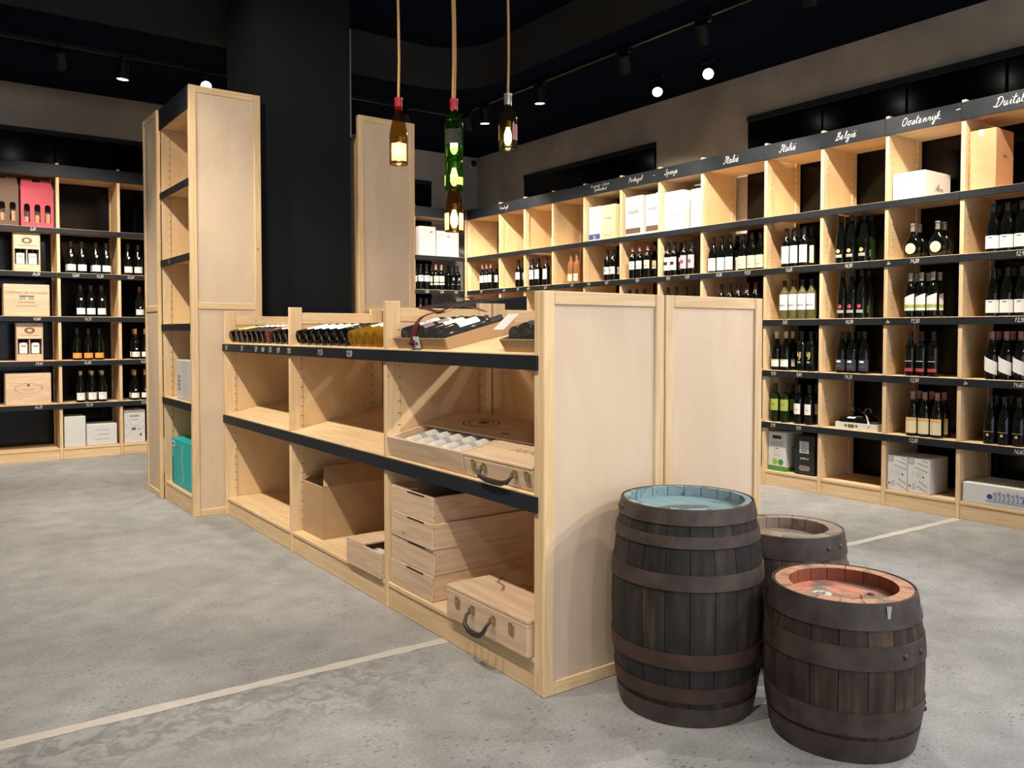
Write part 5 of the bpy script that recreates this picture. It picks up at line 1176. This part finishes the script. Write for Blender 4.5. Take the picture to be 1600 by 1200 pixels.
def loc_on(z0, d, y, up=.0015): return (XC + d - up * math.sin(TILT), y, z0 + SL * d + up)
def open_case(root, w, d, h, th=.010, lid=None, ax0=0):
    boxpart('front_board', case[0], root, 0, w, 0, th, 0, h, .0015); boxpart('back_board', case[0], root, 0, w, d - th, d, 0, h, .0015)
    boxpart('side_board', case[1], root, 0, th, th + .0003, d - th - .0003, 0, h, .0015); boxpart('side_board', case[1], root, w - th, w, th + .0003, d - th - .0003, 0, h, .0015)
    boxpart('bottom_board', case[0], root, th + .0003, w - th - .0003, th + .0003, d - th - .0003, 0, .008)
def handle(root, u0, u1, z, drop, out=.035):
    pts = [(u0, -.010, z), (u0, -out * .7, z - drop * .25), (u0 + (u1 - u0) * .06, -out, z - drop * .7), (u0 + (u1 - u0) * .25, -out, z - drop), ((u0 + u1) / 2, -out, z - drop * 1.06), (u0 + (u1 - u0) * .75, -out, z - drop), (u1 - (u1 - u0) * .06, -out, z - drop * .7), (u1, -out * .7, z - drop * .25), (u1, -.010, z)]
    h = MB().tube(pts, [.006, .006, .008, .0095, .0105, .0095, .008, .006, .006], 10).build('handle', LEATHER, root)
    for u in (u0, u1):
        boxpart('handle_mount', BRASS, h, u - .013, u + .013, -.004, -.0005, z - .014, z + .014, .002)
        MB().lathe([(.0085, -.008), (.0085, .008), (0, .008)], 12, M=Matrix.Translation((u, -.010, z)) @ Matrix.Rotation(R(90), 4, 'Y')).build('handle_pin', BRASS, h)
def latch(root, u, z):
    l_ = boxpart('latch', BRASS, root, u - .016, u + .016, -.006, -.0005, z - .019, z + .019, .003)
    boxpart('latch_tongue', BRASS, l_, u - .009, u + .009, -.010, -.0062, z - .010, z + .012, .002)
def suitcase(label, loc, rot, w, d, h, lu, hu, split=.62):
    root = thing('wooden_suitcase', label, 'wooden case', loc, rot)
    boxpart('body', case[0], root, 0, w, 0, d, 0, h * split - .0007, .0025); lid = boxpart('lid', case[0], root, 0, w, 0, d, h * split + .0007, h, .0025)
    for u in lu: latch(root, u, h * .60)
    handle(root, hu[0], hu[1], h * .60, .058 if h > .1 else .030, .042 if h > .1 else .036)
    return root, lid
def squiggle(lid, pts, w=.004, z=0, mat=None): MB().ribbon(catmull(pts), w, .0005, Vector((0, 0, z)), Vector((1, 0, 0)), Vector((0, 1, 0)), Vector((0, 0, 1))).build('burnt_lettering', mat or BURN, lid)
rt = (TILT, 0, RW)
oc = thing('open_wine_case', 'open pine wine case with paper-wrapped bottles on the sloped shelf', 'wine case', loc_on(MIDZ, .016, 3.208), rt)
open_case(oc, .600, .34, .086, .014)
ad_ = boxpart('address_label', WHITECARD, oc, .6001, .6006, .012, .075, .014, .066); boxpart('barcode', INK, ad_, .6007, .601, .02, .06, .016, .030)
wrap = flat('tissue_wrap', (.50, .48, .46), .8, var=.35, scale=45)
WM = Matrix.Translation(oc.location) @ Euler(rt).to_matrix().to_4x4()
for k in range(5):
    o = put('wrapped_bottle', cached('wrapb', lambda: MB().lathe([(0, 0), (.032, .002), (.0352, .02), (.0356, .10), (.0352, .185), (.030, .21), (.018, .24), (.016, .29), (0, .295)], 16).mesh('wrapped_bottle', wrap)))
    lm = Matrix.Translation((.115 + k * .097, .018 + .001, .0465)) @ Matrix.Rotation(R(-90), 4, 'X')
    o.matrix_world = WM @ lm; o.location = (WM @ lm).to_translation(); o.rotation_euler = (WM @ lm).to_euler()
    tag(o, ORD[k] + ' tissue-wrapped bottle from the left in the open wine case', 'wine bottle', 'wrapped bottles in the open case')
    put('printed_band', cached('wrapp', lambda: MB().lathe([(.0361, .075), (.0361, .10)], 16).mesh('printed_band', GREYINK)), o)
sc_, lid = suitcase('pine suitcase with a dark handle beside the open wine case', loc_on(MIDZ, .016, 2.600), rt, .425, .34, .086, (.072, .400), (.140, .330), .86)
squiggle(lid, [(.17, .10), (.20, .13), (.21, .10), (.24, .13), (.25, .10), (.28, .13), (.30, .10), (.33, .12), (.36, .10)], .004, .086)
lb_ = thing('loose_lid', 'loose pine lid with an oval burnt stamp across both cases', 'lid', (WM @ Vector((.012, .175, .0865)))[:], rt)
boxpart('board', case[0], lb_, 0, 1.005, 0, .225, 0, .009, .0015)
M = Matrix.Translation((.30, .115, .0095)) @ Matrix.Diagonal((1, .50, 1, 1)); MB().lathe([(.105, 0), (.115, 0)], 32, M=M).build('burnt_oval', BURN, lb_); MB().lathe([(.070, 0), (.078, 0)], 32, M=M).build('burnt_oval', BURN, lb_)
boxpart('burnt_mark', BURN, lb_, .28, .34, .105, .14, .009, .0096); boxpart('burnt_mark', BURN, lb_, .55, .60, .04, .05, .009, .0096)
# lower shelf: stack of four cases
for k in range(4):
    t = thing('wine_case', ['bottom', 'second from bottom', 'third from bottom', 'top'][k] + ' pine wine case in the stack of four', 'wine case', (XC + .014 + .003 * (k % 2), 3.206 - .004 * ((k * 7) % 3), BASEZ + .0015 + k * .1058), (0, 0, RW + R([.0, .6, -.5, .3][k])), 'stack of four wine cases')
    w, d, h = .355, .510, .1045
    open_case(t, w, d, h, .012)
    if k < 3: boxpart('lid', case[0], t, .0125, w - .0125, .0125, d - .0125, h - .010, h - .001)
    else:
        boxpart('lid', case[0], t, .004, w - .012, .16, d - .004, h + .0005, h + .010, .001)
        boxpart('lid_piece', case[0], t, .004, .16, .004, .045, h + .0005, h + .006, .001)
    boxpart('finger_slot', BLACKCARD, t, .145, .285, -.0008, -.0001, h - .010, h - .003)
    for z in (.02, .085): boxpart('nail_head', INK, t, w - .0001, w + .0006, .005, .009, z, z + .004)
cb_ = thing('cardboard_box', 'open brown cardboard box in the middle island bay', 'cardboard box', (XC + .062, 4.322, BASEZ + .0015), (0, 0, RW))
w, d, h = .262, .40, .275
for nm, a in (('front_wall', (0, w, 0, .004, 0, h)), ('back_wall', (0, w, d - .004, d, 0, h)), ('side_wall', (0, .004, .0041, d - .0041, 0, h)), ('side_wall', (w - .004, w, .0041, d - .0041, 0, h)), ('bottom_wall', (.0041, w - .0041, .0041, d - .0041, 0, .004))): boxpart(nm, KRAFT, cb_, *a)
def quad(root, nm, mat, a, b, c_, d_, th=.004):
    a, b, c_, d_ = map(Vector, (a, b, c_, d_)); n = (b - a).cross(d_ - a).normalized() * th
    mb = MB(); mb.add([a, b, c_, d_, a + n, b + n, c_ + n, d_ + n], [(0, 3, 2, 1), (4, 5, 6, 7), (0, 1, 5, 4), (1, 2, 6, 5), (2, 3, 7, 6), (3, 0, 4, 7)]); return mb.build(nm, mat, root)
quad(cb_, 'flap', KRAFT, (w - .001, .005, h), (w - .001, d - .005, h), (w - .075, d - .01, h + .095), (w - .075, .04, h + .095))
quad(cb_, 'flap', KRAFT, (.001, d - .005, h), (.001, .005, h), (.085, .05, h + .065), (.085, d - .01, h + .065))
quad(cb_, 'flap', KRAFT, (.005, .001, h), (w - .005, .001, h), (w - .06, .05, h - .06), (.06, .05, h - .06))
sm_ = thing('small_wine_case', 'small open pine case jutting over the middle island base', 'wine case', (XC - .012, 3.603, BASEZ + .0015), (0, 0, RW))
open_case(sm_, .345, .30, .112, .012); boxpart('lid', case[0], sm_, 0, .345, .145, .30, .1125, .121, .001); boxpart('lid_piece', case[0], sm_, 0, .17, .0, .1445, .1125, .121, .001)
o = put('wrapped_bottle', CACHE['wrapb']); o.location = (XC - .012 + .085, 3.603 - .327, BASEZ + .052); o.rotation_euler = (R(-90), 0, 0)
tag(o, 'white-wrapped bottle inside the small open pine case', 'wine bottle')
sc_, lid = suitcase('pine suitcase with black handle and two brass latches on the island base', (XC - .020, 2.684, BASEZ + .0015), (0, 0, RW), .512, .35, .126, (.082, .425), (.185, .318), .88)
squiggle(lid, [(.16, .20), (.19, .24), (.20, .20), (.23, .24), (.25, .20), (.27, .24), (.30, .20), (.33, .23), (.37, .19), (.40, .21)], .004, .126)
squiggle(lid, [(.06, .22), (.10, .17), (.15, .16), (.20, .12)], .012, .126, flat('wood_streak', (.30, .16, .09), .7)); M = Matrix.Translation((.41, .28, .1266)) @ Matrix.Diagonal((1, .7, 1, 1)); MB().lathe([(.0, 0), (.045, 0)], 24, M=M).build('burnt_seal', BURN, lid)

# gift baskets wrapped in cellophane on the sloped top
WINE_RIB = flat('dark_red_ribbon', (.12, .012, .018), .35)
def gift_basket(label, y, w, d, h, seq, who, rib=True):
    loc = loc_on(TOPZ, .030, y); root = thing('gift_basket', label, 'gift basket', loc, rt)
    WMx = Matrix.Translation(loc) @ Euler(rt).to_matrix().to_4x4()
    # tray flaring outwards
    def wall(nm, pts): quad(root, nm, KRAFT, *pts, th=.004)
    f = .012
    wall('tray_wall', ((0, 0, 0), (w, 0, 0), (w + f, -f, h), (-f, -f, h))); wall('tray_wall', ((w, 0, 0), (w, d, 0), (w + f, d + f, h * 1.35), (w + f, -f, h))); wall('tray_wall', ((w, d, 0), (0, d, 0), (-f, d + f, h * 1.35), (w + f, d + f, h * 1.35))); wall('tray_wall', ((0, d, 0), (0, 0, 0), (-f, -f, h), (-f, d + f, h * 1.35)))
    boxpart('tray_bottom', KRAFT, root, .002, w - .002, .002, d - .002, .0005, .004)
    nb = len(seq)
    for k, st in enumerate(seq):
        lm = Matrix.Translation((w * (k + .5) / nb, .010, .0475)) @ Matrix.Rotation(R(-90 + 3), 4, 'X')
        mw = WMx @ lm
        bottle(st, mw.to_translation(), ORD[k] + ' bottle from the left in the ' + who, tuple(mw.to_euler()), group='bottles in the ' + who)
    # crinkled cellophane over the tray
    nx, ny = 16, 10; vs = []; rnd = random.Random(3)
    for j in range(ny + 1):
        for i in range(nx + 1):
            u, v = i / nx, j / ny; e = min(u, 1 - u, v, 1 - v)
            z = h * (1 + .35 * v) + (min(e * 12, 1) ** .5) * (.062 + .014 * v) + (rnd.uniform(-.0018, .0018) if e > .02 else 0)
            vs.append((-f + (w + 2 * f) * u, -f + (d + 2 * f) * v, z))
    mb = MB(); mb.add(vs, [(j * (nx + 1) + i, j * (nx + 1) + i + 1, (j + 1) * (nx + 1) + i + 1, (j + 1) * (nx + 1) + i) for j in range(ny) for i in range(nx)]); mb.build('cellophane', CELLO, root)
    if rib:
        u0 = w * .42
        ribbon_loop(root, [(u0, -f - .004, .004), (u0, -f - .005, h), (u0 + .005, .03, h + .072), (u0 + .03, .12, h + .088), (u0 + .04, .22, h + .092), (u0 + .045, d + f, h * 1.3 + .03)], .048, WINE_RIB)
        for pts in ([(u0 + .03, .12, h + .078), (u0 - .03, .08, h + .11), (u0 - .06, .10, h + .10), (u0 - .02, .13, h + .085), (u0 + .03, .12, h + .078)], [(u0 + .03, .12, h + .078), (u0 + .07, .17, h + .125), (u0 + .12, .22, h + .12), (u0 + .08, .17, h + .09), (u0 + .03, .12, h + .078)]): ribbon_loop(root, pts, .042, WINE_RIB, 'bow_loop')
        tg_ = boxpart('price_tag', WHITECARD, root, u0 + .01, u0 + .055, -f - .009, -f - .0075, .004, h + .008); boxpart('barcode', INK, tg_, u0 + .022, u0 + .042, -f - .0098, -f - .0092, .018, .030)
    else:
        quad(root, 'price_tag', WHITECARD, (-.035, -f - .006, h + .034), (.03, -f - .006, h + .034), (.05, .045, h + .078), (-.015, .045, h + .078), .001)
    return root
STY['basket_w'] = ('bordeaux', GL_DARK, 'black', .06, [('white', 62, .075, .175, None)], [('grey', 30, .10, .105)], 'x'); STY['basket_r'] = ('bordeaux', GL_DARK, 'black', .06, [('rose' if False else 'pink', 62, .035, .085, None), ('white', 60, .105, .175, None)], [], 'x')
gift_basket('cardboard gift basket of bottles with a dark red ribbon in cellophane', 3.150, .395, .318, .045, ['basket_w', 'basket_r', 'basket_w', 'basket_w'], 'ribboned gift basket')
gift_basket('second cellophane gift basket half hidden by the end post', 2.359, .175, .318, .045, ['lie_plain', 'lie_plain'], 'half-hidden gift basket', rib=False)
